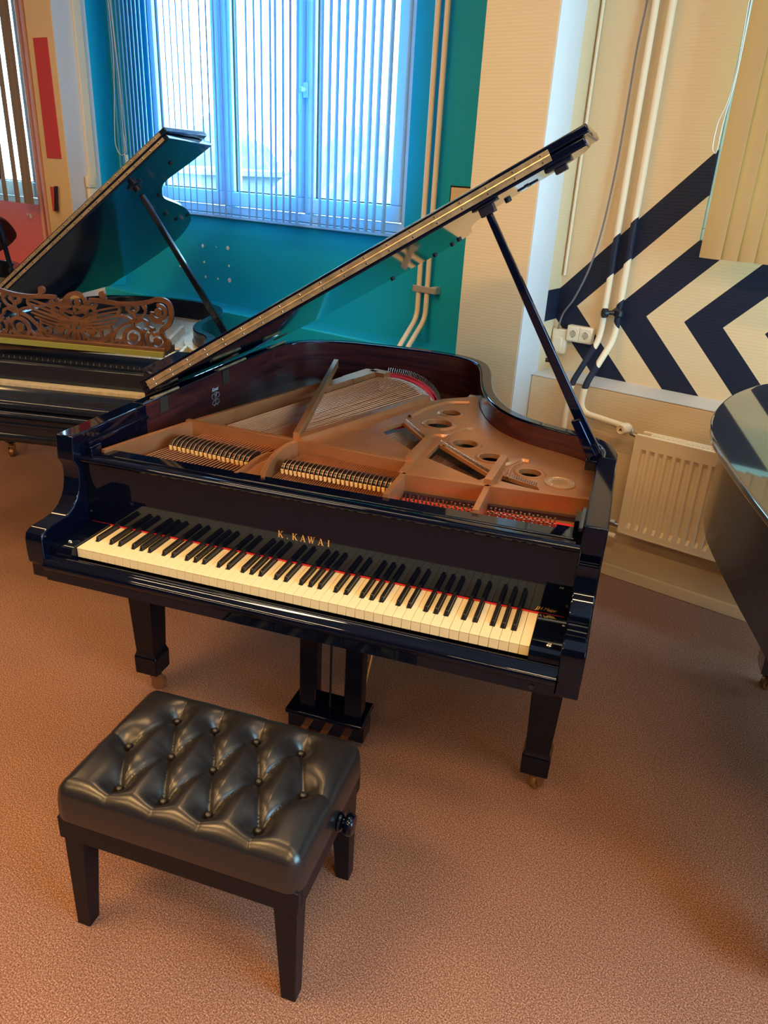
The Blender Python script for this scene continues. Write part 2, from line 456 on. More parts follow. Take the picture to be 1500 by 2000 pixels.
h=onw(597,176,WN-.01)
mb=MB(); mb.box(h.x-.016,h.x+.016,WN-.014,WN-.002,h.z-.036,h.z+.036); mb.lathe([(.011,0),(.011,.035)],(h.x,WN-.012,h.z),(0,-1,0),16)
mb.box(h.x-.026,h.x+.014,WN-.056,WN-.040,h.z-.012,h.z+.012); mb.box(h.x-.028,h.x-.012,WN-.060,WN-.044,h.z-.115,h.z+.004)
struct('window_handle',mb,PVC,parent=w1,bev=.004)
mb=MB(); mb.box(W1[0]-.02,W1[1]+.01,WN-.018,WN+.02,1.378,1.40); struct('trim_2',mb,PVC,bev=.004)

# ------------------------------------------------------------------ vertical blinds
def slat_mb(width, ang, z0, z1):
    """a gently curved hanging slat centred on its own axis"""
    mb=MB(); c,s=math.cos(ang),math.sin(ang); n=4; vs=[]
    for side in (0,1):
        for z in (z0,z1):
            for i in range(n+1):
                t=i/n-.5; d=t*width; bow=(1-4*t*t)*.006 + side*.0009
                vs.append((d*c-bow*s, d*s+bow*c, z))
    k=n+1; fs=[]
    for i in range(n):
        fs.append((i,i+1,k+i+1,k+i)); fs.append((2*k+i+1,2*k+i,3*k+i,3*k+i+1))
        fs.append((i+1,i,2*k+i,2*k+i+1)); fs.append((k+i,k+i+1,3*k+i+1,3*k+i))
    fs.append((0,k,3*k,2*k)); fs.append((n,2*k+n,3*k+n,k+n))
    mb.add(vs,fs); return mb
def blind(label, us, w, z0, width, ang, m, group=None):
    z1=3.10; base=(us[len(us)//2],w,z0)
    T=Thing('vertical_blind',label,'blind',FW,base,group)
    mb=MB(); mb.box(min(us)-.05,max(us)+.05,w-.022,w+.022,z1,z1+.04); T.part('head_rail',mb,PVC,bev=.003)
    first=None
    for i,u in enumerate(us):
        if first is None:
            mb=slat_mb(width,ang,z0,z1); mb.v=[v+Vector((u,w,0)) for v in mb.v]; first=T.part('slat',mb,m); u0=u
        else: T.again(first,shift=(u-u0,0,0))
    return T
ang=math.radians(140)
pxs=[387,405,417,430,442,453,470,488,502,515,531,540,554,567,580,608,624,639,653,668,684,698,714,729,748]
us=[onw(x,400+.118*(x-320),2.30).x for x in pxs]
u=us[0]-.055
while u>-2.46: us.append(u); u-=.052
while u>-2.80: us.append(u); u-=.036
T=blind('skylight-tinted vertical blind drawn across the window in the teal wall',us,2.30,1.402,.089,ang,SLAT)
# cord loop hanging at the left end of the blind
mb=MB()
P=lambda x,y:onw(x,y,2.27)
cp=catmull([P(211,0),P(222,120),P(224,260),P(229,292),P(238,303),P(246,297),P(245,283),P(241,262)],8)
mb.tube(cp,.0022,6); mb.tube([P(214,0),P(232,150),P(241,262),P(244,310)],.0018,6); mb.tube([P(216,0),P(238,200),P(246,270),P(243,303)],.0014,6)
T.part('cord',mb,WHITE)
mb=MB(); a=P(247,302); mb.box(a.x-.012,a.x+.012,a.y-.006,a.y+.006,a.z-.11,a.z); T.part('cord_weight',mb,PVC,bev=.003)
us=[.925+.060*i for i in range(39)]
T=blind('cream vertical blind closed over the window beside the chevrons',us,2.20,1.452,.089,math.radians(163),SLATC)
mb=MB(); P=lambda x,y:onw(x,y,2.24)
mb.tube(catmull([P(1463,0),P(1440,130),P(1420,200),P(1402,240),P(1392,285),P(1394,297),P(1400,294),P(1412,240),P(1440,140),P(1468,0)],6),.0018,6); T.part('cord',mb,WHITE)
us=[onw(x,398,2.30).x for x in (62,53,36)]; us+= [us[-1]-.16*i for i in range(1,9)]
blind('cream vertical blind drawn open at the window of the coral wall',us,2.30,r3.z+.005,.085,math.radians(172),SLATT)

# ------------------------------------------------------------------ pipes and fittings
def bend(pts, r=.05, n=6):
    """polyline with rounded corners"""
    pts=[Vector(p) for p in pts]; out=[pts[0]]
    for i in range(1,len(pts)-1):
        a,b,c=pts[i-1],pts[i],pts[i+1]; d1=(a-b); d2=(c-b)
        rr=min(r,d1.length*.45,d2.length*.45); p=b+d1.normalized()*rr; q=b+d2.normalized()*rr
        for j in range(n+1):
            t=j/n; out.append(p*(1-t)**2+b*2*t*(1-t)+q*t*t)
    out.append(pts[-1]); return out
PIPEW=mat('pipe_enamel',(.78,.70,.56),.35)
def riser(us, w, ztop, zb0, zb1, wl, zend, m, label, gr, r):
    mb=MB(); mb.tube(bend([(us,w,ztop),(us,w,zb0),(us,wl,zb1),(us,wl,zend)],.05),r,14)
    return solo('heating_pipe',mb,m,label,'pipe',FW,(us,w,zend),gr)
for px,lab in (((828,420),'cream heating pipe on the teal wall, further from the cream pier'),((845,420),'cream heating pipe on the teal wall, nearer the cream pier')):
    uu=onw(*px,2.385).x; riser(uu,2.385,ZC-.01,1.0,.83,2.195,.02,PIPEW,lab,'heating pipes on the teal wall',.0135)
a=onw(818,563,2.385); b=onw(846,566,2.385)
mb=MB(); mb.box(a.x-.03,b.x+.02,2.366,2.372,a.z-.016,a.z+.016); mb.box(b.x-.005,b.x+.024,2.372,2.419,a.z-.018,a.z+.018); mb.box(a.x-.03,a.x-.022,2.366,2.419,a.z-.014,a.z+.014)
solo('pipe_clamp',mb,ZINC,'zinc clamp holding the pair of pipes to the teal wall','clamp',FW,((a.x+b.x)/2,2.42,a.z),bev=.002)
# the two risers across the chevrons
uR=onw(1240,430,2.385).x; uLp=onw(1207,450,2.385).x
pe=onw(1228,838,2.14)
mb=MB(); mb.tube(bend([(uR,2.385,ZC-.01),(uR,2.385,1.06),(uR-.02,2.17,.88),(uR-.02,2.155,.765),(pe.x+.01,2.15,pe.z)],.055,8),.0145,14)
solo('heating_pipe',mb,CHEVP,'thick heating pipe across the chevrons that bends into the radiator valve','pipe',FW,(uR,2.38,1.0),'heating pipes over the chevrons')
mb=MB(); mb.tube(bend([(uLp,2.385,ZC-.01),(uLp,2.385,1.05),(uLp-.02,2.17,.87),(uLp-.02,2.155,.25),(.80,2.12,.25)],.055,8),.0135,14)
solo('heating_pipe',mb,CHEVP,'slimmer heating pipe across the chevrons that drops straight behind the prop','pipe',FW,(uLp,2.38,1.0),'heating pipes over the chevrons')
c=onw(1214,612,2.385); d=onw(1186,610,2.375)
mb=MB(); mb.lathe([(.013,0),(.024,.008),(.024,.03),(.015,.04)],(uR,2.385,c.z-.02),(0,0,1),14); mb.tube([(uR,2.38,c.z),(d.x,2.36,d.z)],.010,10)
mb.lathe([(.012,-.012),(.021,-.008),(.021,.010),(.010,.014)],(d.x+.002,2.345,d.z),(-.6,-.7,0),14)
solo('pipe_valve',mb,SATIN,'black painted valve knob on the thick pipe across the chevrons','valve',FW,(uR,2.40,c.z))
k=onw(1118,430,2.412)
mb=MB(); mb.tube([(k.x,2.410,ZC-.01),(k.x,2.410,1.30)],.007,8)
solo('cable_conduit',mb,CHEVP,'thin cream conduit down the niche corner by the chevrons','conduit',FW,(k.x,2.41,1.3))
P=lambda x,y,w=2.395:onw(x,y,w)
mb=MB(); _c0=P(1268,-60); mb.tube(catmull([Vector((_c0.x+.01,2.395,ZC-.002)),_c0,P(1264,0),P(1245,90),P(1228,190),P(1205,320),P(1178,440),P(1152,522),P(1122,582),P(1100,612),Vector((.275,2.385,1.062))],8),.0042,8)
solo('power_cable',mb,GREYC,'grey cable hanging in front of the chevrons down to the switch','cable',FW,(.275,2.395,1.062))
# switch and double socket
def plate(px0,py0,px1,py1,w): 
    a=onw(px0,py0,w); b=onw(px1,py1,w); return a.x,b.x,min(a.z,b.z),max(a.z,b.z)
a=onw(1083,665,2.40); a.x=.243+.040
T=Thing('light_switch','cream light switch where the grey cable ends','switch',FW,(a.x,2.42,a.z))
mb=MB(); mb.box(a.x-.036,a.x+.036,2.388,2.4195,a.z-.055,a.z+.06); T.part('housing',mb,SOCK,bev=.006,seg=3)
mb=MB(); mb.box(a.x-.026,a.x+.02,2.380,2.389,a.z-.045,a.z+.022); T.part('rocker',mb,SOCK,bev=.003)
a=onw(1133,653,2.40); a.x=max(a.x,.243+.139)
T=Thing('wall_socket','cream double socket on the chevron wall','socket',FW,(a.x,2.42,a.z))
mb=MB(); mb.box(a.x-.062,a.x+.062,2.382,2.4195,a.z-.037,a.z+.037); T.part('housing',mb,SOCK,bev=.006,seg=3)
for sx in (-.030,.030):
    mb=MB(); mb.box(a.x+sx-.028,a.x+sx+.028,2.3785,2.383,a.z-.031,a.z+.031); ins=T.part('socket_insert',mb,SOCK,bev=.002)
    mb=MB(); mb.lathe([(.0195,0),(.0195,.0012),(.0165,.0014),(.0155,-.002),(0,-.002)],(a.x+sx,2.3785,a.z),(0,-1,0),22); T.part('socket_ring',mb,SOCK,ins)
    mb=MB()
    for q in (-.008,.008): mb.lathe([(.0028,0),(.0028,.001)],(a.x+sx+q,2.3797,a.z),(0,-1,0),8)
    mb.box(a.x+sx-.003,a.x+sx+.003,2.3783,2.380,a.z+.013,a.z+.018); mb.box(a.x+sx-.003,a.x+sx+.003,2.3783,2.380,a.z-.018,a.z-.013)
    T.part('contact_holes',mb,RUBBER,ins)
# ------------------------------------------------------------------ radiator
rw=2.105
tl=onw(1243,850,rw); bl=onw(1206,1038,rw)
u0,u1=tl.x,tl.x+1.30; z0,z1=bl.z,tl.z
T=Thing('radiator','cream ribbed panel radiator under the chevrons','radiator',FW,((u0+u1)/2,rw+.03,z0))
mb=MB()
n=34; pitch=(u1-u0-.06)/n; vs=[]
# pressed front: ribs that fade out near the top and bottom edge
cols=[]; uu=u0
prof=[(u0,0)]
for i in range(n):
    a=u0+.03+i*pitch
    prof+=[(a,0),(a+pitch*.14,1),(a+pitch*.50,1),(a+pitch*.64,0)]
prof.append((u1,0))
zs=[z0,z0+.028,z0+.05,z1-.075,z1-.055,z1]
am=[0,0,1,1,0,0]
for k,z in enumerate(zs):
    for a,d in prof: vs.append((a,rw+.012*d*am[k],z))
nu=len(prof); fs=[]
for k in range(len(zs)-1):
    for i in range(nu-1): fs.append((k*nu+i,k*nu+i+1,(k+1)*nu+i+1,(k+1)*nu+i))
mb.add(vs,fs)
mb.box(u0,u1,rw+.0135,rw+.03,z0,z1)
mb.box(u0,u1,rw-.001,rw+.0135,z1-.004,z1+.003); mb.box(u0,u1,rw-.001,rw+.0135,z0-.003,z0+.004); mb.box(u0-.003,u0+.002,rw-.001,rw+.03,z0,z1)
T.part('panel',mb,RADW,smooth=25)
mb=MB(); mb.box(u0+.01,u1,rw+.055,rw+.075,z0,z1+.005); T.part('rear_panel',mb,RADW,bev=.003)
mb=MB(); mb.box(u0+.05,u1,rw+.030,rw+.056,z1-.01,z1+.002)
for i in range(60): mb.box(u0+.06+i*.02,u0+.07+i*.02,rw+.032,rw+.054,z1+.002,z1+.005)
T.part('top_grille',mb,RADW,bev=.001)
mb=MB()
for q in (u0+.09,u1-.09): mb.box(q-.012,q+.012,rw+.03,WL-.002,z1-.09,z1-.03); mb.box(q-.012,q+.012,rw+.03,WL-.002,z0+.03,z0+.09)
T.part('bracket',mb,RADW,bev=.002)
v=onw(1217,842,2.10)
mb=MB(); mb.tube([(pe.x+.01,2.15,pe.z),(u0-.03,2.14,z1-.01),(u0+.012,2.128,z1-.012)],.011,10); val=T.part('valve_body',mb,NICKEL)
ax=Vector((-.18,-.92,.05)).normalized()
cc=Vector((v.x+.006,2.145,v.z+.006))
mb=MB(); mb.lathe([(.014,0),(.021,.006),(.024,.02),(.024,.05),(.022,.062),(.017,.066),(.0165,.063),(0,.063)],cc,ax,28); kn=T.part('thermostat_knob',mb,SOCK,val)
mb=MB(); e1=ax.cross(Vector((0,0,1))).normalized(); e2=e1.cross(ax)
q=cc+ax*.0635; r_=.008
mb.extrude([q+e2*r_, q-e2*r_*.6+e1*r_, q-e2*r_*.6-e1*r_], ax*.001); T.part('arrow_mark',mb,WALNUT,val)
p=onw(1197,1022,2.13)
mb=MB(); mb.tube([(p.x-.05,2.135,p.z),(u0+.01,2.13,p.z-.005)],.010,10); mb.lathe([(.016,0),(.016,.02)],(p.x-.012,2.134,p.z),(1,0,0),6); T.part('return_valve',mb,NICKEL)
# ------------------------------------------------------------------ fittings on the cream pier between coral and teal
w=WP-.004
q=[onw(x,y,w) for x,y in ((64,74),(91,71),(118,310),(92,310))]
mb=MB(); mb.extrude([(q[0].x,w,q[0].z),(q[1].x,w,q[0].z-.002),(q[1].x+.01,w,q[2].z),(q[3].x,w,q[2].z)],(0,.004,0))
for z in (q[0].z-.03,q[2].z+.03): mb.lathe([(.005,0),(.004,.003)],((q[0].x+q[1].x)/2,w,z),(0,-1,0),8)
solo('wall_strip',mb,REDG,'tall glossy red strip screwed to the cream pier','wall strip',FW,((q[0].x+q[1].x)/2,WP,q[2].z))
a=onw(111,389,w)
T=Thing('marker_holder','small red holder with a black clip on the cream pier','holder',FW,(a.x,WP,a.z))
mb=MB(); mb.box(a.x-.026,a.x+.008,WP-.028,WP,a.z-.075,a.z+.075); T.part('holder',mb,REDG,bev=.004)
mb=MB(); mb.hexa([(a.x+.004,WP-.034,a.z-.07),(a.x+.016,WP-.034,a.z-.07),(a.x+.016,WP-.01,a.z-.07),(a.x+.004,WP-.01,a.z-.07)],[(a.x+.03,WP-.034,a.z+.08),(a.x+.042,WP-.034,a.z+.08),(a.x+.042,WP-.01,a.z+.08),(a.x+.03,WP-.01,a.z+.08)]); T.part('clip',mb,SATIN,bev=.002)
# duct and switches on the white return of that pier
ur=PIER_L[1]
d0=onu(137,0,ur).y; d1=onu(152,0,ur).y
mb=MB(); mb.box(ur,ur+.022,d0,d1,.0,ZC); solo('cable_duct',mb,SOCK,'tan cable duct down the side of the pier by the teal niche','duct',FW,(ur,(d0+d1)/2,0),bev=.002)
for (y0,y1),lab in (((344,366),'upper cream switch on the duct beside the teal niche'),((368,392),'lower cream switch on the duct beside the teal niche')):
    c=onu(176+ (y0-344)*.15,(y0+y1)/2,ur+.03); t=onu(176+(y0-344)*.15,y0,ur+.03)
    T=Thing('duct_switch',lab,'switch',FW,(ur+.022,c.y,c.z)); h=abs(t.z-c.z)
    mb=MB(); mb.box(ur+.0225,ur+.050,c.y-.030,c.y+.030,c.z-h,c.z+h); T.part('housing',mb,SOCK,bev=.004)
    mb=MB(); mb.box(ur+.050,ur+.055,c.y-.018,c.y+.018,c.z-h*.6,c.z+h*.6); T.part('rocker',mb,SOCK,bev=.002)
# pair of pipes at the edge of the coral niche
for x,lab in ((31,'pinkish pipe at the coral wall, nearer the window'),(42,'pinkish pipe at the coral wall, nearer the cream pier')):
    uu=onw(x,0,2.385).x; mb=MB(); mb.tube(bend([(uu,2.385,ZC-.01),(uu,2.385,1.0),(uu,2.195,.83),(uu,2.195,.02)],.05),.0135,12)
    solo('heating_pipe',mb,mat('pink_pipe_enamel',(.74,.45,.36),.35),lab,'pipe',FW,(uu,2.38,1.0),'heating pipes on the coral wall')
# small framed plate on the teal wall by the cream pier
a=onw(880,362,2.412); b=onw(925,362,2.412)
T=Thing('wall_plate','small beige plate with a dark rim on the teal wall','wall plate',FW,((a.x+.06),2.42,a.z-.06))
mb=MB(); mb.box(a.x,a.x+.13,2.411,2.4195,a.z-.13,a.z); T.part('rim',mb,SATIN,bev=.002)
mb=MB(); mb.box(a.x+.008,a.x+.122,2.408,2.412,a.z-.122,a.z-.008); T.part('face',mb,CREAMW)

# ------------------------------------------------------------------ outside: ground, trees, a low white building
GRASS=mat('outside_grass',(.03,.05,.025),.9); BARK=mat('bark',(.08,.06,.05),.9); LEAF=noise_col(mat('leaf',(.1,.2,.1),.8),(.09,.15,.14),(.15,.22,.19),3,4)
mb=MB(); mb.box(-80,60,2.9,120,-3.2,-3.0); struct('ground',mb,GRASS)
mb=MB(); mb.box(-24,-17.5,16,22,-3.0,1.25,0); mb.box(-24.3,-17.2,15.7,22.3,1.25,1.40,0)
for i in range(4): mb.box(-23+i*1.4,-22.2+i*1.4,15.95,16.02,-.6,.5,1)
solo('low_building',mb,[mat('outside_render',(.22,.24,.24),.8),SATIN],'low white flat-roofed building outside the window of the teal wall','building',FW,(-20.7,19,-3))
def tree(u,w,ztop,r,lab):
    T=Thing('tree',lab,'tree',FW,(u,w,-3.0),'trees outside the window')
    mb=MB(); mb.tube([(u,w,-3),(u+.05,w,-.5),(u,w,ztop-r)],[.22,.17,.08],8); T.part('trunk',mb,BARK)
    bm=bmesh.new(); bmesh.ops.create_icosphere(bm,subdivisions=4,radius=1)
    rnd=random.Random(int(u*10)); ph=[rnd.uniform(0,6) for _ in range(6)]
    for v in bm.verts:
        d=v.co.normalized(); k=1+.13*math.sin(5*d.x+ph[0])*math.sin(6*d.y+ph[1])+.10*math.sin(11*d.z+ph[2])*math.sin(9*d.x+ph[3])+.06*math.sin(17*d.y+ph[4])*math.sin(19*d.z+ph[5])
        v.co=Vector((d.x*r*k,d.y*r*k,d.z*r*1.1*k))+Vector((u,w,ztop-r*1.1))
    m2=MB(); m2.add([tuple(v.co) for v in bm.verts],[[v.index for v in f.verts] for f in bm.faces]); bm.free()
    T.part('crown',m2,LEAF,smooth=60)
tree(-14.0,19,2.6,2.3,'round bushy tree outside the window, nearest the pipes')
tree(-21.5,28,3.4,2.8,'round bushy tree outside the window, behind the window handle')
tree(-34,32,3.6,3.2,'round bushy tree outside the window, beyond the white building')
# ================================================================== MAIN GRAND PIANO (world frame, x along the keys from the lowest, y to the tail)
K=1.222                     # keyboard length
XL,XR=-.1246,1.3466         # case sides
ZR=.9977                    # rim top
P=Thing('grand_piano','black grand piano with its lid open and the maker name in gilt over the keys','grand piano',F0,(K/2,.8,0),'grand pianos')
def arc2(pts,n=8): return [(v.x,v.y) for v in catmull([(a,b,0) for a,b in pts],n)]
bent=arc2([(XR,.605),(1.345,.67),(1.325,.735),(1.285,.785),(1.21,.828),(1.11,.868),(1.02,.932),(.953,1.03),(.90,1.16),(.862,1.31),(.83,1.46),(.785,1.585),(.70,1.665),(.585,1.700),(.45,1.712),(.28,1.710),(.12,1.690),(.0,1.635),(-.08,1.54),(-.118,1.42),(XL,1.30)],6)
outer=bent+[(XL,.462)]
TH=.040
inner=[tuple(v) for v in offset_path(outer,TH)]
def ring(o,i,z0,z1):
    mb=MB(); n=len(o); vs=[(a,b,z0) for a,b in o]+[(a,b,z1) for a,b in o]+[(a,b,z0) for a,b in i]+[(a,b,z1) for a,b in i]; fs=[]
    for k in range(n-1):
        fs+=[(k,k+1,n+k+1,n+k),(n+k,n+k+1,3*n+k+1,3*n+k),(3*n+k,3*n+k+1,2*n+k+1,2*n+k),(2*n+k,2*n+k+1,k+1,k)]
    fs+=[(0,n,3*n,2*n),(n-1,3*n-1,4*n-1,2*n-1)]
    mb.add(vs,fs); return mb
P.part('rim',ring(outer,inner,.69,ZR),LACQ,bev=.006,seg=3)
lin0=[tuple(v) for v in offset_path(outer,TH-.001)]; lin1=[tuple(v) for v in offset_path(outer,TH+.004)]
k0=0; n=len(outer)
P.part('inner_rim',ring(lin0,lin1,.80,ZR-.006),MAHOG)
# cheek arms
prof=[(.118,ZR),(.112,.93),(.126,.908),(.128,.885),(.125,.86),(.119,.838),(.108,.818),(.090,.800),(.064,.787),(.03,.782),(-.005,.781),(-.028,.778),(-.041,.770),(-.047,.753),(-.048,.722),(-.045,.684),(-.036,.678),(-.036,.637)]
for x0,x1,yb,lab in ((XL,-.0704,.464,'arm'),(1.2924,XR,.607,'arm')):
    mb=MB(); poly=[(x0,y,z) for y,z in prof]+[(x0,yb,.637),(x0,yb,ZR)]
    mb.extrude(poly,(x1-x0,0,0)); P.part('arm',mb,LACQ,bev=.004,seg=3)
# a groove and screw plate on the bass arm, the sliding rails of the missing desk
mb=MB(); mb.box(-.0705,-.058,.17,.455,.955,.966); mb.box(-.0705,-.050,.165,.21,.915,.955); P.part('desk_runner',mb,LACQ,bev=.002)
mb=MB(); mb.box(1.280,1.2925,.17,.30,.955,.966); mb.box(1.268,1.2925,.235,.30,.925,.955); P.part('desk_runner',mb,LACQ,bev=.002)
mb=MB(); mb.box(-.0702,1.2922,-.019,.62,.6395,.682); mb.box(-.105,1.327,.61,.66,.64,.69); P.part('key_bed',mb,LACQ,bev=.003)
sb=[tuple(v) for v in offset_path(outer,TH*.5)]
mb=MB(); mb.prism(sb,.70,.735); P.part('bottom_frame',mb,SATIN)
# key slip with its rounded moulding
mb=MB(); sp=[(-.020,.64),(-.045,.64),(-.045,.668),(-.050,.672),(-.0555,.679),(-.0565,.687),(-.053,.694),(-.045,.699),(-.036,.7015),(-.034,.7055),(-.028,.7075),(-.020,.7065)]
mb.extrude([(-.0704,y,z) for y,z in sp],(1.3628,0,0)); P.part('key_slip',mb,LACQ,smooth=50)
mb=MB(); mb.lathe([(.007,0),(.006,.003),(.003,.0035)],(1.222+.02,-.046,.655),(0,-1,0),14); P.part('lock',mb,SATIN)
# key blocks
for x0,x1,sx in ((-.0704,-.0012,-.028),(1.2232,1.2924,1.264)):
    mb=MB(); kp=[(-.020,.66),(-.020,.722),(-.0155,.7315),(-.006,.7355),(.148,.7355),(.148,.66)]
    mb.extrude([(x0,y,z) for y,z in kp],(x1-x0,0,0)); kb=P.part('key_block',mb,LACQ,smooth=40)
    mb=MB(); mb.lathe([(.0075,0),(.0075,.002),(.005,.0035),(.0045,.002)],(sx,.012,.7355),(0,0,1),16); P.part('screw',mb,NICKEL,kb)
# white keys
WKW=K/52; nat='ABCDEFG'; hb=.0066
off={'A#':.0015,'C#':-.0022,'D#':.0022,'F#':-.0028,'G#':-.0006}
blacks=[]; wmesh={}
sharp_after={'A':'A#','C':'C#','D':'D#','F':'F#','G':'G#'}
for i in range(52):
    nm=nat[i%7]; prv=nat[(i-1)%7]
    rn = off[sharp_after[nm]] if nm in sharp_after and i<51 else None
    ln = off[sharp_after[prv]] if (prv in sharp_after and i>0) else None
    if rn is not None: blacks.append(((i+1)*WKW+rn))
    key=(nm, ln is None, rn is None)
    if key not in wmesh:
        g=.0004; x0,x1=g,WKW-g; yf=.0505
        xl = x0 if ln is None else ln+hb
        xr = x1 if rn is None else WKW+rn-hb
        poly=[(x0,0),(x1,0)]
        poly+= [(x1,.158)] if rn is None else [(x1,yf),(xr,yf),(xr,.158)]
        poly+= [(x0,.158)] if ln is None else [(xl,.158),(xl,yf),(x0,yf)]
        mb=MB(); mb.prism(poly,.7275,.730); mb.box(x0,x1,.0012,.05,.702,.7275)
        mb.prism([(max(x0,xl),.05),(min(x1,xr),.05),(min(x1,xr),.158),(max(x0,xl),.158)],.71,.7275)
        mb.v=[v+Vector((i*WKW,0,0)) for v in mb.v]
        wmesh[key]=(P.part('white_key',mb,IVORY,bev=.0007),i)
    else:
        o,i0=wmesh[key]; P.again(o,shift=((i-i0)*WKW,0,0))
bk=None
for x in blacks:
    if bk is None:
        mb=MB(); a,b=.0056,.0044
        mb.hexa([(x-a,.052,.722),(x+a,.052,.722),(x+a,.158,.722),(x-a,.158,.722)],[(x-b,.0585,.7418),(x+b,.0585,.7418),(x+b,.158,.7425),(x-b,.158,.7425)])
        bk=P.part('black_key',mb,EBONY,bev=.0015,seg=3); bx=x
    else: P.again(bk,shift=(x-bx,0,0))
mb=MB(); mb.box(-.062,1.284,.148,.1505,.7315,.7345); P.part('felt_strip',mb,REDFELT)
# fallboard, opened upright, with a rolled top
mb=MB(); fp=[(.1515,.735),(.1515,.914),(.148,.9165),(.140,.917),(.1335,.920),(.131,.9255),(.132,.931),(.137,.935),(.145,.9365),(.160,.9365),(.168,.933),(.170,.926),(.170,.735)]
mb.extrude([(-.0700,y,z) for y,z in fp],(1.362,0,0)); FB=P.part('fallboard',mb,LACQ,smooth=50)
for x in (-.064,1.286):
    mb=MB(); mb.lathe([(.004,0),(.0035,.003)],(x,.1515,.765),(0,-1,0),10); P.part('stud',mb,NICKEL,FB)
# gilt maker's name in serif capitals
def quad(mb,a,b,w,fr,yy,th=.0008):
    """stroke from a to b (letter units) with horizontal width w; fr maps units to x,z"""
    pts=[(a[0]-w/2,a[1]),(a[0]+w/2,a[1]),(b[0]+w/2,b[1]),(b[0]-w/2,b[1])]
    mb.extrude([(fr(p)[0],yy,fr(p)[1]) for p in pts],(0,-th,0))
def bar(mb,x0,x1,y0,y1,fr,yy,th=.0008):
    mb.extrude([(fr(p)[0],yy,fr(p)[1]) for p in ((x0,y0),(x1,y0),(x1,y1),(x0,y1))],(0,-th,0))
LET={'K':([((.17,0),(.17,1),.15),((.25,.44),(.66,1),.07),((.36,.56),(.70,0),.16)],[(.03,.31,0,.05),(.03,.31,.95,1),(.52,.80,.95,1),(.55,.86,0,.05)]),
 'A':([((.13,0),(.43,1),.06),((.42,1),(.73,0),.16)],[(.22,.62,.30,.36),(.0,.26,0,.05),(.56,.90,0,.05)]),
 'W':([((.13,1),(.36,0),.15),((.36,0),(.56,.86),.06),((.54,1),(.76,0),.15),((.76,0),(.97,1),.06)],[(.0,.28,.95,1),(.42,.68,.95,1),(.86,1.10,.95,1)]),
 'I':([((.17,0),(.17,1),.15)],[(.03,.31,0,.05),(.03,.31,.95,1)]),
 '.':([],[(.05,.19,0,.14)])}
yy=.1515
pl=[('K',(543,1049)),('.',(560,1051.5)),('K',(570.5,1054.5)),('A',(586,1056)),('W',(600.5,1061)),('A',(620.5,1063.5)),('I',(639.5,1067.5))]
hh=(ony(543,1036,yy).z-ony(543,1049,yy).z)
b0=ony(543,1049,yy); b1=ony(641,1067.5,yy); bz=(b0.z+b1.z)/2
mb=MB()
for ch,(px,py) in pl:
    x=ony(px,py,yy).x; fr=lambda p,x=x:(x+p[0]*hh*.98, bz+p[1]*hh)
    for a,b,w in LET[ch][0]: quad(mb,a,b,w,fr,yy)
    for r in LET[ch][1]: bar(mb,*r,fr,yy)
P.part('maker_name',mb,GILT,FB,label='gilt serif capitals K. KAWAI')
# small gilt script of the dealer at the treble end
def text_mesh(body, size, shear=0, space=1.0):
    cu=bpy.data.curves.new('txt','FONT'); cu.body=body; cu.size=size; cu.shear=shear; cu.space_character=space; cu.extrude=.0003
    ob=bpy.data.objects.new('txt',cu); COL.objects.link(ob); dg=bpy.context.evaluated_depsgraph_get()
    me=bpy.data.meshes.new_from_object(ob.evaluated_get(dg)); bpy.data.objects.remove(ob); 
    vs=[v.co.copy() for v in me.vertices]; fs=[list(p.vertices) for p in me.polygons]; bpy.data.meshes.remove(me); return vs,fs
vs,fs=text_mesh('J.H. Meijer',.0135,.42,.88)
q=ony(1046,1189,yy); mb=MB(); mb.add([(q.x+v.x,yy-.0004-v.z*.5,q.z+v.y) for v in vs],fs); P.part('dealer_script',mb,GILT,FB,smooth=0)
# pin block cover / desk shelf behind the fallboard
mb=MB(); mb.box(-.0704,1.2924,.188,.238,.865,.9285); P.part('front_rail',mb,LACQ,bev=.004,seg=3)
mb=MB(); mb.box(1.225,1.2924,.236,.262,.895,.9265); P.part('front_rail_end',mb,LACQ,bev=.003)

# ---- the iron plate
ZP=.930
def q(px,py,z=ZP): v=onz(px,py,z); return (v.x,v.y)
innr=[tuple(v) for v in offset_path(outer,TH+.006)]
bentin=[p for p in innr if p[1]>.5 and p[0]>.60]   # treble side of the inner rim, front to tail
holes=[(.773,1.040,.034),(.764,.899,.046),(.890,.737,.040),(.990,.649,.037),(1.116,.571,.033)]
T1=[(.602,.752),(.771,.592),(.776,.700),(.650,.866)]
T2=[(.808,.570),(.991,.458),(1.016,.506),(.815,.702)]
T3=[(1.048,.478),(1.160,.450),(1.150,.478),(1.046,.522)]
bp=[p for p in bentin if p[1]<1.32]
outl=[(.430,.530),(.772,.503),(.783,.412),(1.020,.412),(1.030,.424),(1.296,.436)]+bp+[(.800,1.300),(.705,1.215),(.640,1.120)]
mb=MB(); mb.disc_holes(outl,[circle(*h) for h in holes]+[T1,T2,T3],ZP-.012,ZP)
# rolled lips of the round holes
for x,y,r in holes: mb.lathe([(r-.001,-.012),(r-.001,.003),(r+.003,.0045),(r+.009,.0035),(r+.015,.0002),(r+.015,-.002)],(x,y,ZP),(0,0,1),36,caps=False)
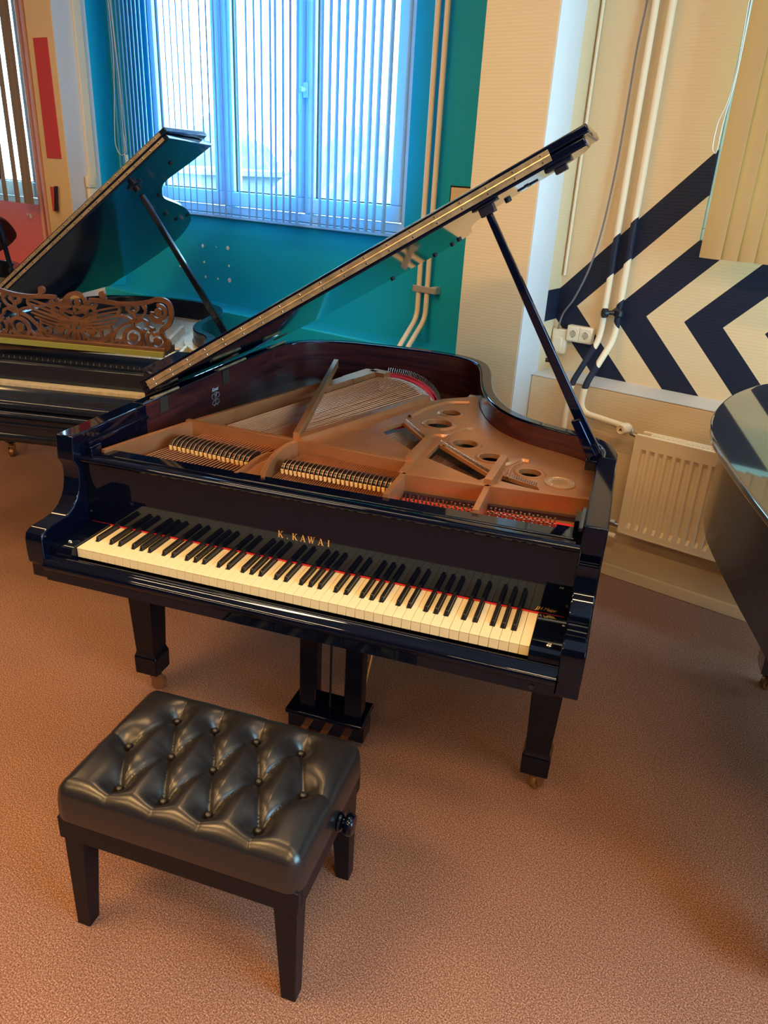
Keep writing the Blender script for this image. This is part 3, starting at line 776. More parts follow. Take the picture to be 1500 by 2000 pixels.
# raised ridges between the hole fields
def ridge(pts,w,h,z=ZP): 
    c=catmull([(a,b,0) for a,b in pts],8); l=offset_path(c,w/2); r=offset_path(c,-w/2); n=len(c)
    vs=[]
    for i in range(n):
        vs+= [(l[i].x,l[i].y,z-.001),(l[i].x*.7+r[i].x*.3,l[i].y*.7+r[i].y*.3,z+h),(l[i].x*.3+r[i].x*.7,l[i].y*.3+r[i].y*.7,z+h),(r[i].x,r[i].y,z-.001)]
    fs=[]
    for i in range(n-1):
        for k in range(3): fs.append((4*i+k,4*i+k+1,4*i+5+k,4*i+4+k))
    mb.add(vs,fs)
ridge([q(850,850),q(872,852),q(900,842),q(921,838)],.016,.008)
ridge([q(984,908),q(1000,905),q(1018,900),q(1033,902)],.016,.008)
ridge([q(800,815),q(830,800),q(870,788),q(916,787)],.018,.008)
ridge([q(866,872),q(880,852),q(912,840)],.012,.006)
ridge([q(990,935),q(1000,915),q(1020,905)],.012,.006)
# cast walls over the strings and struts
def wall2(a,b,w,z0,z1):
    a=Vector(a);b=Vector(b);t=(b-a).normalized();nn=Vector((-t.y,t.x))*w/2
    mb.prism([tuple(a-nn),tuple(b-nn),tuple(b+nn),tuple(a+nn)],z0,z1)
wall2((.020,.548),(.418,.522),.018,.872,.939)
wall2((.418,.524),(.776,.494),.018,.872,.939)
wall2((.786,.402),(1.026,.412),.018,.886,.938)
wall2((1.022,.414),(1.296,.436),.018,.886,.938)
wall2((.415,.528),(.650,1.170),.030,.885,.948)        # long strut, bass break
wall2((.408,.528),(.165,1.490),.018,.925,.958)        # slim strut over the bass strings
wall2((.774,.500),(.782,.800),.020,.885,.950)         # tenor strut
wall2((.782,.500),(.785,.400),.020,.885,.940)
wall2((.789,.402),(.790,.236),.016,.880,.938)
wall2((1.024,.412),(1.026,.236),.016,.880,.938)
wall2((1.022,.418),(1.030,.635),.022,.90,.952)
# curved web between the bass and the tenor field
webc=[q(582,862),q(560,870),q(544,881),q(531,892),q(521,905),q(514,918),q(509,932)]
web2=[q(526,883),q(512,886),q(500,892),q(490,899),q(481,906),q(470,914),q(457,922)]
mb.prism([webc[0]]+webc[1:]+list(reversed(web2)),.872,.917)
ridge(webc,.012,.012,.925); mb.prism([(a,b) for a,b in webc]+[(a+.012,b) for a,b in reversed(webc)],.880,.934)
mb.prism([(a,b) for a,b in web2]+[(a+.010,b+.004) for a,b in reversed(web2)],.880,.930)
# left border of the plate: a tall wall down the spine side
lb=[q(201,878,.938),q(285,850,.938),q(367,824,.938),q(450,799,.938),q(540,772,.938),q(627,746,.938)]
for a,b in zip(lb[:-1],lb[1:]): wall2(a,b,.014,.872,.938)
lb2=[q(627,748,.935),q(680,731,.935),q(728,716,.935),q(757,722,.935)]
wall2(lb2[0],lb2[1],.05,.885,.922); wall2(lb2[1],lb2[2],.06,.885,.922); wall2(lb2[2],lb2[3],.05,.885,.922)
# flat bed of the plate in front (pin field) and behind, under the strings
mb.prism([(.44,.236),(1.296,.236),(1.296,.44),(.79,.41),(.77,.50),(.44,.52)],.862,.874)
mb2=MB(); mb2.prism([(-.075,.236),(.44,.236),(.44,.52),(.02,.55)],.835,.848); P.part('bass_bed',mb2,SOUNDB)  # dark board carrying the shade seen between the front strings
PL=P.part('iron_plate',mb,BRONZE,bev=.003,smooth=40)
mb=MB(); mb.prism([(1.29,.45)]+[tuple(v) for v in offset_path(outer,TH+.003)]+[(.0,.55)],.815,.828); P.part('soundboard',mb,SOUNDB)
# round cast emblem
mb=MB(); ex,ey=1.206,.530
mb.lathe([(.043,0),(.043,.003),(.039,.0045),(.037,.0025),(0,.0025)],(ex,ey,ZP),(0,0,1),40)
for k in range(16):
    a=2*PI*k/16; mb.lathe([(.003,0),(.002,.0018)],(ex+.031*math.cos(a),ey+.031*math.sin(a),ZP+.0025),(0,0,1),6)
for k in range(-3,4):
    hw=(.024**2-(k*.0065)**2)**.5; mb.box(ex-hw*.9,ex+hw*.9,ey+k*.0065-.0015,ey+k*.0065+.0015,ZP+.002,ZP+.0042)
P.part('plate_emblem',mb,mat('emblem_bronze',(.46,.31,.20),.38,metal=.6),PL)
# tail: outer lip with hitch pins, pale board beyond
ZS=.905
arc=[onz(x,y,ZS) for x,y in ((745,735),(772,739),(795,746),(815,757),(832,772),(845,790))]
arco=[onz(x,y,ZS) for x,y in ((757,722),(790,727),(815,736),(838,751),(853,770),(858,790))]
A=catmull(arc,8); B=catmull(arco,8)
mb=MB()
mb.prism([(v.x,v.y) for v in A]+[(v.x,v.y) for v in reversed(B)],.872,.888)
mb2=MB()
l=offset_path(A,-.016); r=offset_path(A,.016)
mb2.prism([tuple(v) for v in l]+[tuple(v) for v in reversed(r)],.85,.902)
P.part('bass_hitch_plate',mb,BRONZE,PL); P.part('bass_bridge',mb2,BRIDGE)
mid=[a*.35+b*.65 for a,b in zip(A,B)]
mb=MB(); l=offset_path(mid,-.012); r=offset_path(mid,.012); mb.prism([tuple(v) for v in l]+[tuple(v) for v in reversed(r)],.888,.893); P.part('bridge_felt',mb,REDFELT,label='red felt strip behind the bass bridge')
mb=MB(); l=offset_path(B,-.010); r=offset_path(B,.006); mb.prism([tuple(v) for v in l]+[tuple(v) for v in reversed(r)],.888,.893); P.part('bridge_felt',mb,REDFELT)
mb=MB()
for i in range(0,len(B),1):
    v=B[i]; mb.tube([(v.x,v.y,.888),(v.x+.004,v.y+.006,.914)],.0022,6)
P.part('hitch_pins',mb,NICKEL,PL,stuff=True)
# screwed metal shoes at the tail curve
for x0,y0,x1,y1 in ((917,770,931,793),(918,795,932,818),(919,821,932,842)):
    mb=MB(); a,b=onz(x0,y0,.925),onz(x1,y1,.925); mb.box(min(a.x,b.x),max(a.x,b.x),min(a.y,b.y),max(a.y,b.y),.916,.925); P.part('plate_shoe',mb,NICKEL,bev=.003)
# bridges of the treble fields with a row of hitch pins, a red damper cloth wedge
def strip(a,b,w,z0,z1,m,name,lab=None):
    a=Vector(a);b=Vector(b);t=(b-a).normalized();nn=Vector((-t.y,t.x))*w/2; mb=MB()
    mb.prism([tuple(a-nn),tuple(b-nn),tuple(b+nn),tuple(a+nn)],z0,z1); return P.part(name,mb,m,label=lab)
def lerp(a,b,t): return (a[0]*(1-t)+b[0]*t, a[1]*(1-t)+b[1]*t)
for F4,pn in ((T1,22),(T2,40),(T3,16)):
    a,b,c,d=F4
    strip(lerp(a,d,.16),lerp(b,c,.16),.022,.85,.909,BRIDGE,'treble_bridge')
    mb=MB()
    for k in range(pn):
        t=(k+.5)/pn; s0=lerp(a,b,t); s1=lerp(d,c,t)
        mb.tube([(*lerp(s0,s1,-.02),.906),(*lerp(s0,s1,.86),.903)],.0009,4)
    P.part('treble_strings',mb,COPPER,stuff=True)
    mb=MB()
    for k in range(pn):
        t=(k+.5)/pn; p=lerp(d,c,t); p=lerp(lerp(a,b,t),p,1.10); mb.tube([(*p,ZP-.002),(p[0],p[1]+.002,ZP+.009)],.0022,6)
    P.part('hitch_pins',mb,NICKEL,PL,stuff=True)
mb=MB(); a=q(765,828,.915); mb.prism([q(757,826,.915),q(770,823,.915),q(790,830,.915),q(772,834,.915)],.905,.917); P.part('damper_cloth',mb,REDFELT)
# ---- strings of the bass and tenor fields: each from the front, under its damper and the cast wall, to the bass bridge
def arcpt(t):
    f=t*(len(A)-1); i=min(int(f),len(A)-2); return A[i].lerp(A[i+1],f-i)
wA,wB=onz(446,831,ZS),onz(577,862,ZS)
fA,fB=onz(277,893,ZS-.012),onz(452,932,ZS-.012)
nst=26
for k in range(nst):
    tt=k/(nst-1); e=arcpt(tt); p=wA.lerp(wB,tt); f=fA.lerp(fB,tt)
    mb=MB(); mb.tube([(f.x,f.y,ZS-.012),(p.x,p.y,ZS)],.0017,5); mb.tube([(p.x,p.y,ZS),(e.x,e.y,ZS)],.0019 if k<12 else .0014,5)
    P.part('bass_string',mb,COPPER)
mb=MB()
for k in range(34):
    tt=.42+.57*(k+.5)/34; e=arcpt(tt); p=wA.lerp(wB,tt); mb.tube([(p.x,p.y,ZS-.006),(e.x,e.y,ZS-.004)],.0008,4)
P.part('tenor_strings',mb,COPPER,stuff=True)
mb=MB()
for k in range(50):
    t=k/49; a=(.43+.35*t,.245); b=(.44+.33*t,.50); mb.tube([(*a,.890),(*b,.903)],.0008,4)
P.part('front_strings',mb,COPPER,stuff=True)
# the same strings seen between the struts, running back under the long strut
# ---- dampers
def damper(x,y,z,w,d):
    mb=MB(); hs=[]
    top=[(0,-.004),(.004,.004),(.012,.009),(.026,.010),(.038,.006),(.044,-.002),(.044,-.010),(0,-.010)]
    mb.extrude([(x-w/2,y+a*d,z+b) for a,b in top],(w,0,0)); o=P.part('damper',mb,EBONY,bev=.001)
    mb=MB(); mb.hexa([(x-w*.32,y-.002,z-.020),(x+w*.32,y-.002,z-.020),(x+w*.32,y+.03*d,z-.020),(x-w*.32,y+.03*d,z-.020)],[(x-w*.48,y-.003,z-.006),(x+w*.48,y-.003,z-.006),(x+w*.48,y+.036*d,z-.008),(x-w*.48,y+.036*d,z-.008)]); P.part('damper_felt',mb,CREAM,o)
    mb=MB(); mb.tube(catmull([(x+w*.5,y-.003,z-.012),(x+w*.5,y,z+.002),(x+w*.5,y+.012*d,z+.011),(x+w*.5,y+.03*d,z+.0115),(x+w*.5,y+.046*d,z+.002)],3),.0011,5); P.part('damper_wire',mb,COPPER,o)
    return o
def rowd(p0,p1,n,z,d):
    a=onz(*p0,z); b=onz(*p1,z); w=(b.x-a.x)/n*.80; o=damper(a.x,a.y,z,w,d)
    for k in range(1,n): P.again(o,shift=((b.x-a.x)*k/(n-1),(b.y-a.y)*k/(n-1),0))
rowd((334,866),(481,899),18,.914,1.9)
rowd((552,912),(758,950),25,.914,1.35)
mb=MB(); a,b=onz(332,868,.898),onz(490,902,.898); mb.box(a.x-.01,b.x+.01,min(a.y,b.y)+.09,max(a.y,b.y)+.10,.876,.897); a,b=onz(545,913,.898),onz(768,955,.898); mb.box(a.x-.01,b.x+.0,min(a.y,b.y)+.07,max(a.y,b.y)+.078,.876,.897)
P.part('damper_guide_rail',mb,SATIN)
# ---- tuning pins on red cloth
ZB=.876
def field(x0,x1,y0,y1): mb=MB(); mb.box(x0,x1,y0,y1,.874,ZB); P.part('pin_cloth',mb,REDFELT)
field(.802,1.012,.262,.372); field(1.036,1.262,.270,.386); field(.50,.778,.244,.285)
mb=MB(); mb.hexa([(1.225,.275,.876),(1.262,.275,.876),(1.262,.325,.876),(1.225,.325,.876)],[(1.225,.275,.892),(1.262,.275,.892),(1.262,.325,.884),(1.225,.325,.884)]); P.part('cloth_wedge',mb,REDFELT)
pin=None
def addpin(x,y):
    global pin,pp
    if pin is None:
        mb=MB(); mb.lathe([(.0034,0),(.0034,.010),(.0046,.0105),(.0046,.0165),(.0034,.017)],(x,y,ZB),(0,0,1),10)
        mb.hexa([(x-.0026,y-.0026,ZB+.017),(x+.0026,y-.0026,ZB+.017),(x+.0026,y+.0026,ZB+.017),(x-.0026,y+.0026,ZB+.017)],[(x-.0021,y-.0021,ZB+.031),(x+.0021,y-.0021,ZB+.031),(x+.0021,y+.0021,ZB+.031),(x-.0021,y+.0021,ZB+.031)])
        pin=P.part('tuning_pin',mb,NICKEL); pp=(x,y)
    else: P.again(pin,shift=(x-pp[0],y-pp[1],0))
n1=17
for k in range(n1):
    for r in range(3): addpin(.812+.190*(k+ .33*r)/(n1-.4), .268+.028*r+(.006 if k%2 else 0))
n2=16
for k in range(n2):
    for r in range(3): addpin(1.044+.172*(k+.33*r)/(n2-.4), .278+.028*r+(.006 if k%2 else 0))
mb=MB()
for k in range(22):
    for r in range(2):
        x=.505+.265*(k+.5*r)/22; y=.252+.02*r; mb.lathe([(.0034,0),(.0034,.010),(.0046,.0105),(.0046,.0165),(.0025,.017),(.0022,.03)],(x,y,ZB),(0,0,1),8)
P.part('tuning_pins',mb,NICKEL,stuff=True)
mb=MB()
for a,b in (((.80,.385),(1.012,.394)),((1.036,.398),(1.285,.418))): 
    mb.hexa([(a[0],a[1]-.008,.874),(b[0],b[1]-.008,.874),(b[0],b[1]+.01,.874),(a[0],a[1]+.01,.874)],[(a[0],a[1]-.008,.888),(b[0],b[1]-.008,.888),(b[0],b[1]+.01,.888),(a[0],a[1]+.01,.888)])
P.part('understring_strip',mb,SATIN)

# ---- maker's crest on the inner rim, lid hook
xi=XL+TH+.0045
def dec(px,py): v=onx(px,py,xi); return v
c=dec(421,769); 
mb=MB()
def rib(pts,w): 
    pts=[Vector((xi+.0006,c.y+a,c.z+b)) for a,b in pts]; mb.tube(catmull(pts,6),w,5)
for s in (-1,1):
    rib([(0,-.006),(s*.012,.002),(s*.024,.000),(s*.026,-.012),(s*.016,-.016)],.0011)
    rib([(s*.004,-.020),(s*.018,-.024),(s*.024,-.034),(s*.012,-.040),(s*.003,-.034)],.0011)
    rib([(s*.005,.008),(s*.005,-.030)],.0012)
rib([(-.012,-.044),(0,-.038),(.012,-.044)],.0011)
CRE=mat('silvered_transfer',(.30,.29,.33),.35,metal=.3)
P.part('maker_crest',mb,CRE)
vs,fs=text_mesh('Kawai',.020,.35,.9)
mb=MB(); mb.add([(xi+.0008+v.z,c.y-.026+v.x,c.z+.012+v.y) for v in vs],fs); P.part('crest_script',mb,mat('pale_transfer',(.55,.55,.6),.4),smooth=0)
hk=onz(1098,842,.985)
mb=MB(); t=Vector((.93,-.36,0)); 
mb.lathe([(.0095,0),(.0085,.0025),(0,.003)],(hk.x,hk.y-.012,.978),(-.36,-.93,0),16); mb.lathe([(.007,0),(.006,.0025),(0,.003)],(hk.x,hk.y-.012,.962),(-.36,-.93,0),16)
mb.tube([(hk.x-.012,hk.y-.012,.990),(hk.x,hk.y-.016,.988),(hk.x+.012,hk.y-.02,.990)],.003,8); P.part('lid_hook',mb,BRASS)

# ---- the lid, raised on its prop; front flap folded back on top
TL=math.radians(31.5); HX,HZ=XL,1.000
def lidp(s,y,n): return (HX+s*math.cos(TL)-n*math.sin(TL), y, HZ+s*math.sin(TL)+n*math.cos(TL))
Y0=.540
lo=[(1.490,Y0),(1.490,.66),(1.470,.735)]+[(a+.1246+.014,b+.010) for a,b in bent if b>.77 and a>-.05]+[(.045,1.56),(.010,1.44),(.0,1.30),(.0,Y0)]
def lidsolid(poly,n0,n1): mb=MB(); mb.extrude([lidp(s,y,n0) for s,y in poly], Vector(lidp(0,0,n1))-Vector(lidp(0,0,n0))); return mb
LID=P.part('lid',lidsolid(lo,.0,.021),LACQ,bev=.004,seg=3)
fl=[(1.505,Y0),(1.505,.93),(.0,.93),(.0,Y0)]
FLP=P.part('lid_flap',lidsolid(fl,.024,.045),LACQ,bev=.004,seg=3)
mb=MB()
def lbox(s0,s1,y0,y1,n0,n1,m=None): mb.hexa([lidp(s0,y0,n0),lidp(s1,y0,n0),lidp(s1,y1,n0),lidp(s0,y1,n0)],[lidp(s0,y0,n1),lidp(s1,y0,n1),lidp(s1,y1,n1),lidp(s0,y1,n1)],m)
lbox(.03,1.405,Y0-.0014,Y0+.002,.0085,.0205); lbox(.03,1.405,Y0-.0014,Y0+.002,.0245,.0365)
a,b=Vector(lidp(.03,Y0-.0025,.0225)),Vector(lidp(1.405,Y0-.0025,.0225)); mb.tube([a,b],.0022,8)
HG=P.part('lid_hinge',mb,BRASS)
def screws(T,parent,m,pts,prof):
    first=None
    for p in pts:
        if first is None:
            mb=MB(); mb.lathe(prof,p,(0,-1,0),8); first=T.part('hinge_screw',mb,m,parent); p0=Vector(p)
        else: T.again(first,parent,shift=Vector(p)-p0)
screws(P,HG,NICKEL,[lidp(.06+k*.0735,Y0-.0014,nn) for k in range(19) for nn in (.0145,.0305)],[(.0032,0),(.0022,.0012)])
# three leaf hinges at the spine
for yy0,yy1 in ((.52,.66),(.93,1.14),(1.36,1.50)):
    mb=MB(); mb.tube([(XL+.046,yy0,ZR+.006),(XL+.046,yy1,ZR+.006)],.005,10); mb.box(XL+.03,XL+.046,yy0,yy1,ZR+.001,ZR+.004)
    hn=P.part('spine_hinge',mb,BRASS)
    mb=MB(); mb.box(XL+.0455,XL+.0475,yy0+.03,yy0+.075,ZR-.055,ZR-.004); P.part('hinge_leaf',mb,DARKB,hn)
    mb=MB(); s0=.055; lbox(s0,s0+.05,yy0+.03,yy0+.075,-.0025,.0); P.part('hinge_leaf',mb,DARKB,hn)
# rubber buffers, latch block and socket under the lid
nl=Vector((math.sin(TL),0,-math.cos(TL)))
ln=Vector((-math.sin(TL),0,math.cos(TL)))
def onlid(px,py): v=on_plane(px,py,ln,(HX,0,HZ)); return v
for s_,y_ in ((1.225,.86),(.905,1.50),(.855,1.58),(.755,1.655),(.54,1.685),(1.435,.60)):
    v=Vector(lidp(s_,y_,0)); mb=MB(); mb.lathe([(.010,0),(.010,.007),(.006,.008)],v,nl,12); P.part('lid_buffer',mb,RUBBER,LID)
def ltos(v): return ((v.x-HX)/math.cos(TL), v.y)
s,y=ltos(onlid(1088,318)); mb=MB(); lbox(s-.035,s+.035,y+.0,y+.045,-.010,.0); lbox(s-.014,s+.018,y+.008,y+.036,-.024,-.010); P.part('lid_latch',mb,SATIN,LID,bev=.002)
s,y=ltos(onlid(1031,362)); mb=MB(); lbox(s-.03,s+.03,y-.006,y+.006,-.003,.0); lbox(s-.006,s+.006,y-.03,y+.03,-.003,.0); P.part('cross_plate',mb,SATIN,LID)
sp_,yp_=1.212,.575
mb=MB(); lbox(sp_-.035,sp_+.035,yp_-.018,yp_+.022,-.006,.0); lbox(sp_-.02,sp_+.02,yp_-.014,yp_+.018,-.028,-.006); P.part('prop_socket',mb,SATIN,LID,bev=.002)
# prop
b0=Vector((1.293,.632,.985)); b1=Vector(lidp(sp_,yp_,-.020)); d=b1-b0
mb=MB()
def stick(a,b,w0,w1,th):
    ax=(b-a).normalized(); e=Vector((0,1,0)); e=(e-ax*e.dot(ax)).normalized(); f=ax.cross(e)
    mb.hexa([a-e*th-f*w0,a+e*th-f*w0,a+e*th+f*w0,a-e*th+f*w0],[b-e*th-f*w1,b+e*th-f*w1,b+e*th+f*w1,b-e*th+f*w1])
stick(b0,b0+d*.99,.016,.009,.010); mb.lathe([(.006,0),(.006,.03)],b0+d*.97,d,10)
PR=P.part('prop_stick',mb,LACQ,bev=.004,seg=3)
mb=MB(); ax=d.normalized(); o=Vector((-.012,-.016,0)); 
stick(b0+o+ax*.01,b0+o+ax*.13,.014,.012,.008); P.part('short_prop',mb,LACQ,PR,bev=.003)
v=b0+d*.42+Vector((-.012,0,0)); mb=MB(); mb.lathe([(.006,-.004),(.006,.012)],v,(-1,0,0),8); P.part('prop_stop',mb,RUBBER,PR)
mb=MB(); mb.box(1.262,1.312,.60,.66,.955,.986); mb.tube([(1.262,.63,.975),(1.316,.63,.975)],.012,12); P.part('prop_bracket',mb,LACQ,bev=.003)

# ---- legs with casters
def leg(T,cx,cy,h0,zt,top=.052,bot=.0365,foot=.041,m=LACQ,ang=0.6,wood=True):
    mb=MB()
    secs=[(.082,foot-.003),(.086,foot),(.150,foot+.001),(.158,foot-.002),(.172,bot-.001),(.186,bot),(zt,top)]
    for (z0,r0),(z1,r1) in zip(secs[:-1],secs[1:]): pass
    vs=[]
    for z,r in secs: vs+=[(cx-r,cy-r,z),(cx+r,cy-r,z),(cx+r,cy+r,z),(cx-r,cy+r,z)]
    fs=[(3,2,1,0),tuple(len(vs)-4+i for i in range(4))]
    for k in range(len(secs)-1):
        for i in range(4): j=(i+1)%4; fs.append((4*k+i,4*k+j,4*k+4+j,4*k+4+i))
    mb.add(vs,fs); o=T.part('leg',mb,m,smooth=20,bev=.003)
    # caster: brass fork, wheel
    c,s=math.cos(ang),math.sin(ang); e=Vector((c,s,0)); f=Vector((-s,c,0)); w0=Vector((cx,cy,0))+e*.016
    mb=MB(); mb.lathe([(.018,.082),(.018,.076),(.010,.072),(.010,.060)],(cx,cy,0),(0,0,1),14)
    for sg in (-1,1): 
        a=w0+f*sg*.017; mb.hexa([a+Vector((0,0,.018))-e*.010-f*.0025,a+Vector((0,0,.018))+e*.010-f*.0025,a+Vector((0,0,.018))+e*.010+f*.0025,a+Vector((0,0,.018))-e*.010+f*.0025],[a+Vector((0,0,.064))-e*.028-f*.0025,a+Vector((0,0,.064))+e*.012-f*.0025,a+Vector((0,0,.064))+e*.012+f*.0025,a+Vector((0,0,.064))-e*.028+f*.0025])
    mb.hexa([w0-e*.028-f*.019+Vector((0,0,.060)),w0+e*.012-f*.019+Vector((0,0,.060)),w0+e*.012+f*.019+Vector((0,0,.060)),w0-e*.028+f*.019+Vector((0,0,.060))],[w0-e*.028-f*.019+Vector((0,0,.066)),w0+e*.012-f*.019+Vector((0,0,.066)),w0+e*.012+f*.019+Vector((0,0,.066)),w0-e*.028+f*.019+Vector((0,0,.066))])
    T.part('caster_fork',mb,CASTER,o)
    mb=MB(); mb.lathe([(.010,-.013),(.024,-.012),(.026,-.008),(.026,.008),(.024,.012),(.010,.013)],w0+Vector((0,0,.0265)),f,24); T.part('caster_wheel',mb,CASTER,o)
    return o
leg(P,-.0503,.3547,0,.645); leg(P,1.2723,.3547,0,.645,ang=.9); leg(P,.40,1.42,0,.705)
# ---- pedal lyre
mb=MB()
for cx in (.552,.702): mb.box(cx-.029,cx+.029,.30,.345,.125,.642)
mb.box(.484,.742,.278,.405,.112,.128)
lp=[(.484,.300),(.742,.300),(.742,.372),(.715,.400),(.511,.400),(.484,.372)]
mb.prism([(a,b) for a,b in lp],.045,.112)
LY=P.part('pedal_lyre',mb,LACQ,bev=.004)
mb=MB(); mb.tube([(.488,.279,.118),(.738,.279,.118)],.004,8); P.part('lyre_moulding',mb,LACQ,LY)
for cx in (.545,.613,.681):
    mb=MB(); mb.extrude([(cx-.013,.20,.050),(cx+.013,.20,.050),(cx+.015,.22,.050),(cx+.013,.31,.050),(cx-.013,.31,.050),(cx-.015,.22,.050)],(0,0,.009)); mb.tube([(cx-.011,.201,.0545),(cx+.011,.201,.0545)],.0065,8); P.part('pedal',mb,COPPERP,LY,bev=.002)
    mb=MB(); mb.tube([(cx,.34,.12),(cx,.34,.70)],.004,8); P.part('pedal_rod',mb,SATIN,LY)
mb=MB(); mb.tube([(.70,.385,.11),(.735,.62,.70)],.005,8); P.part('lyre_brace',mb,BRASS,LY)
mb=MB(); mb.tube([(.52,.385,.11),(.485,.62,.70)],.005,8); P.part('lyre_brace',mb,BRASS,LY)
# ================================================================== BENCH
bx,by=.578,-.306; BW,BD=.297,.196
T=Thing('piano_bench','black leather button-tufted bench in front of the keyboard','bench',F0,(bx,by,0))
buttons=[(.411,-.197),(.516,-.195),(.628,-.195),(.743,-.191),(.352,-.314),(.467,-.313),(.579,-.316),(.692,-.311),(.800,-.309),(.413,-.437),(.524,-.436),(.634,-.435),(.752,-.435)]
back,midr,front=buttons[:4],buttons[4:9],buttons[9:]
segs=[]
for i,b in enumerate(back): segs+=[(b,midr[i]),(b,midr[i+1])]
for i,b in enumerate(front): segs+=[(b,midr[i]),(b,midr[i+1])]
edge=[]
for i,b in enumerate(front): edge.append((b,(b[0]+(b[0]-bx)*.02+.006,by-BD-.03)))
for i,b in enumerate(back): edge.append((b,(b[0]-.004,by+BD+.03)))
edge.append((midr[0],(bx-BW-.03,midr[0][1]+.02))); edge.append((midr[-1],(bx+BW+.03,midr[-1][1]-.01)))
def sdist(p,a,b):
    ax,ay=b[0]-a[0],b[1]-a[1]; t=((p[0]-a[0])*ax+(p[1]-a[1])*ay)/(ax*ax+ay*ay); t=max(0,min(1,t))
    return math.hypot(p[0]-a[0]-ax*t,p[1]-a[1]-ay*t),t
def tuft(x,y):
    z=0
    db=min(math.hypot(x-a,y-b) for a,b in buttons)
    z-=.026*math.exp(-(db/.027)**1.5)
    ds=min(sdist((x,y),a,b)[0] for a,b in segs)
    z-=.0075*math.exp(-(ds/.0032)) + .014*math.exp(-(ds/.024)**1.4)
    de=1
    for a,b in edge:
        d,t=sdist((x,y),a,b)
        if d<de: de=d; tt=t
    z-=((.004*math.exp(-(de/.003))) + .004*math.exp(-(de/.018)**1.5))*(1-.55*tt)
    return z
NX,NY=190,126; R=.040; CR=.035; Z0=.452
vs=[]; 
for j in range(NY+1):
    for i in range(NX+1):
        a=-1+2*i/NX; b=-1+2*j/NY
        # denser towards the edge, squared-circle corner rounding
        x=a*BW; y=b*BD
        cxx,cyy=BW-CR,BD-CR
        if abs(x)>cxx and abs(y)>cyy:
            px,py=abs(x)-cxx,abs(y)-cyy; m=max(px,py); h=math.hypot(px,py)
            if h>0: px,py=px*m/h,py*m/h
            x=math.copysign(cxx+px,x); y=math.copysign(cyy+py,y); d=CR-m
        else: d=min(BW-abs(x),BD-abs(y))
        drop=0
        if d<R: drop=R-math.sqrt(max(0,R*R-(R-d)**2))
        puff=.016*(1-(x/BW)**4)*(1-(y/BD)**4)
        k=1 if d>.012 else d/.012
        vs.append((bx+x,by+y,Z0-.010-drop*.95+puff+tuft(bx+x,by+y)*(.35+.65*min(1,d/.05))*k))
fs=[]
W_=NX+1
for j in range(NY):
    for i in range(NX): fs.append((j*W_+i,j*W_+i+1,(j+1)*W_+i+1,(j+1)*W_+i))
bd=[i for i in range(NX+1)]+[j*W_+NX for j in range(1,NY+1)]+[NY*W_+i for i in range(NX-1,-1,-1)]+[j*W_ for j in range(NY-1,0,-1)]
mb=MB(); mb.add(vs,fs); base=len(mb.v); nb=len(bd)
levels=[(.388,.0015),(.352,.002),(.349,-.001)]
for z,o in levels:
    for k in bd:
        v=Vector(vs[k]); dx,dy=v.x-bx,v.y-by; 
        ux=math.copysign(o,dx) if abs(dx)>BW-.02 else 0; uy=math.copysign(o,dy) if abs(dy)>BD-.02 else 0
        # a little slack in the skirt below each pleat
        sl=0
        mb.v.append(Vector((v.x+ux,v.y+uy,z)))
for l in range(len(levels)):
    for k in range(nb):
        k2=(k+1)%nb
        up=(lambda q: bd[q]) if l==0 else (lambda q: base+(l-1)*nb+q)
        lowr=lambda q: base+l*nb+q
        mb.f.append([up(k),lowr(k),lowr(k2),up(k2)][::-1][::-1]); mb.mi.append(0)
CU=T.part('cushion',mb,LEATHER,smooth=75)
bt=None
for x,y in buttons:
    z=Z0-.010+.016*(1-((x-bx)/BW)**4)*(1-((y-by)/BD)**4)-.0365
    if bt is None:
        mb=MB(); mb.lathe([(.0085,0),(.0083,.004),(.0068,.0068),(.004,.0082),(0,.0086)],(x,y,z),(0,0,1),18); bt=T.part('button',mb,LEATHER,CU,smooth=70); bp0=(x,y,z)
    else: T.again(bt,CU,shift=(x-bp0[0],y-bp0[1],z-bp0[2]))
mb=MB(); x0,x1,y0,y1=bx-BW+.004,bx+BW-.004,by-BD+.004,by+BD-.004
mb.box(x0,x1,y0,y0+.02,.287,.350); mb.box(x0,x1,y1-.02,y1,.287,.350); mb.box(x0,x0+.02,y0+.02,y1-.02,.287,.350); mb.box(x1-.02,x1,y0+.02,y1-.02,.287,.350); mb.box(x0+.02,x1-.02,y0+.02,y1-.02,.33,.345)
T.part('seat_frame',mb,BENCHB,bev=.003)
for sx in (-1,1):
    for sy in (-1,1):
        ox=.577+sx*.287; oy=-.3055+sy*.1875   # outer corner at the floor
        tx=bx+sx*(BW-.010); ty=by+sy*(BD-.010)
        s=lambda px,py,w,z:[(px,py,z),(px-sx*w,py,z),(px-sx*w,py-sy*w,z),(px,py-sy*w,z)]
        mb=MB(); mb.hexa(s(ox,oy,.036,0),s(tx,ty,.056,.330)); T.part('leg',mb,BENCHB,bev=.0025)
kn=onx(675,1608,bx+BW+.02)
for sx in (1,-1):
    mb=MB(); c=(bx+sx*(BW-.006),kn.y,kn.z); ax=(sx,0,0)
    mb.lathe([(.010,0),(.010,.006),(.020,.008),(.024,.013),(.022,.018),(.014,.021),(.014,.024),(.022,.027),(.026,.033),(.026,.040),(.022,.046),(.008,.048)],c,ax,28)
    T.part('height_knob',mb,LACQ,smooth=40)

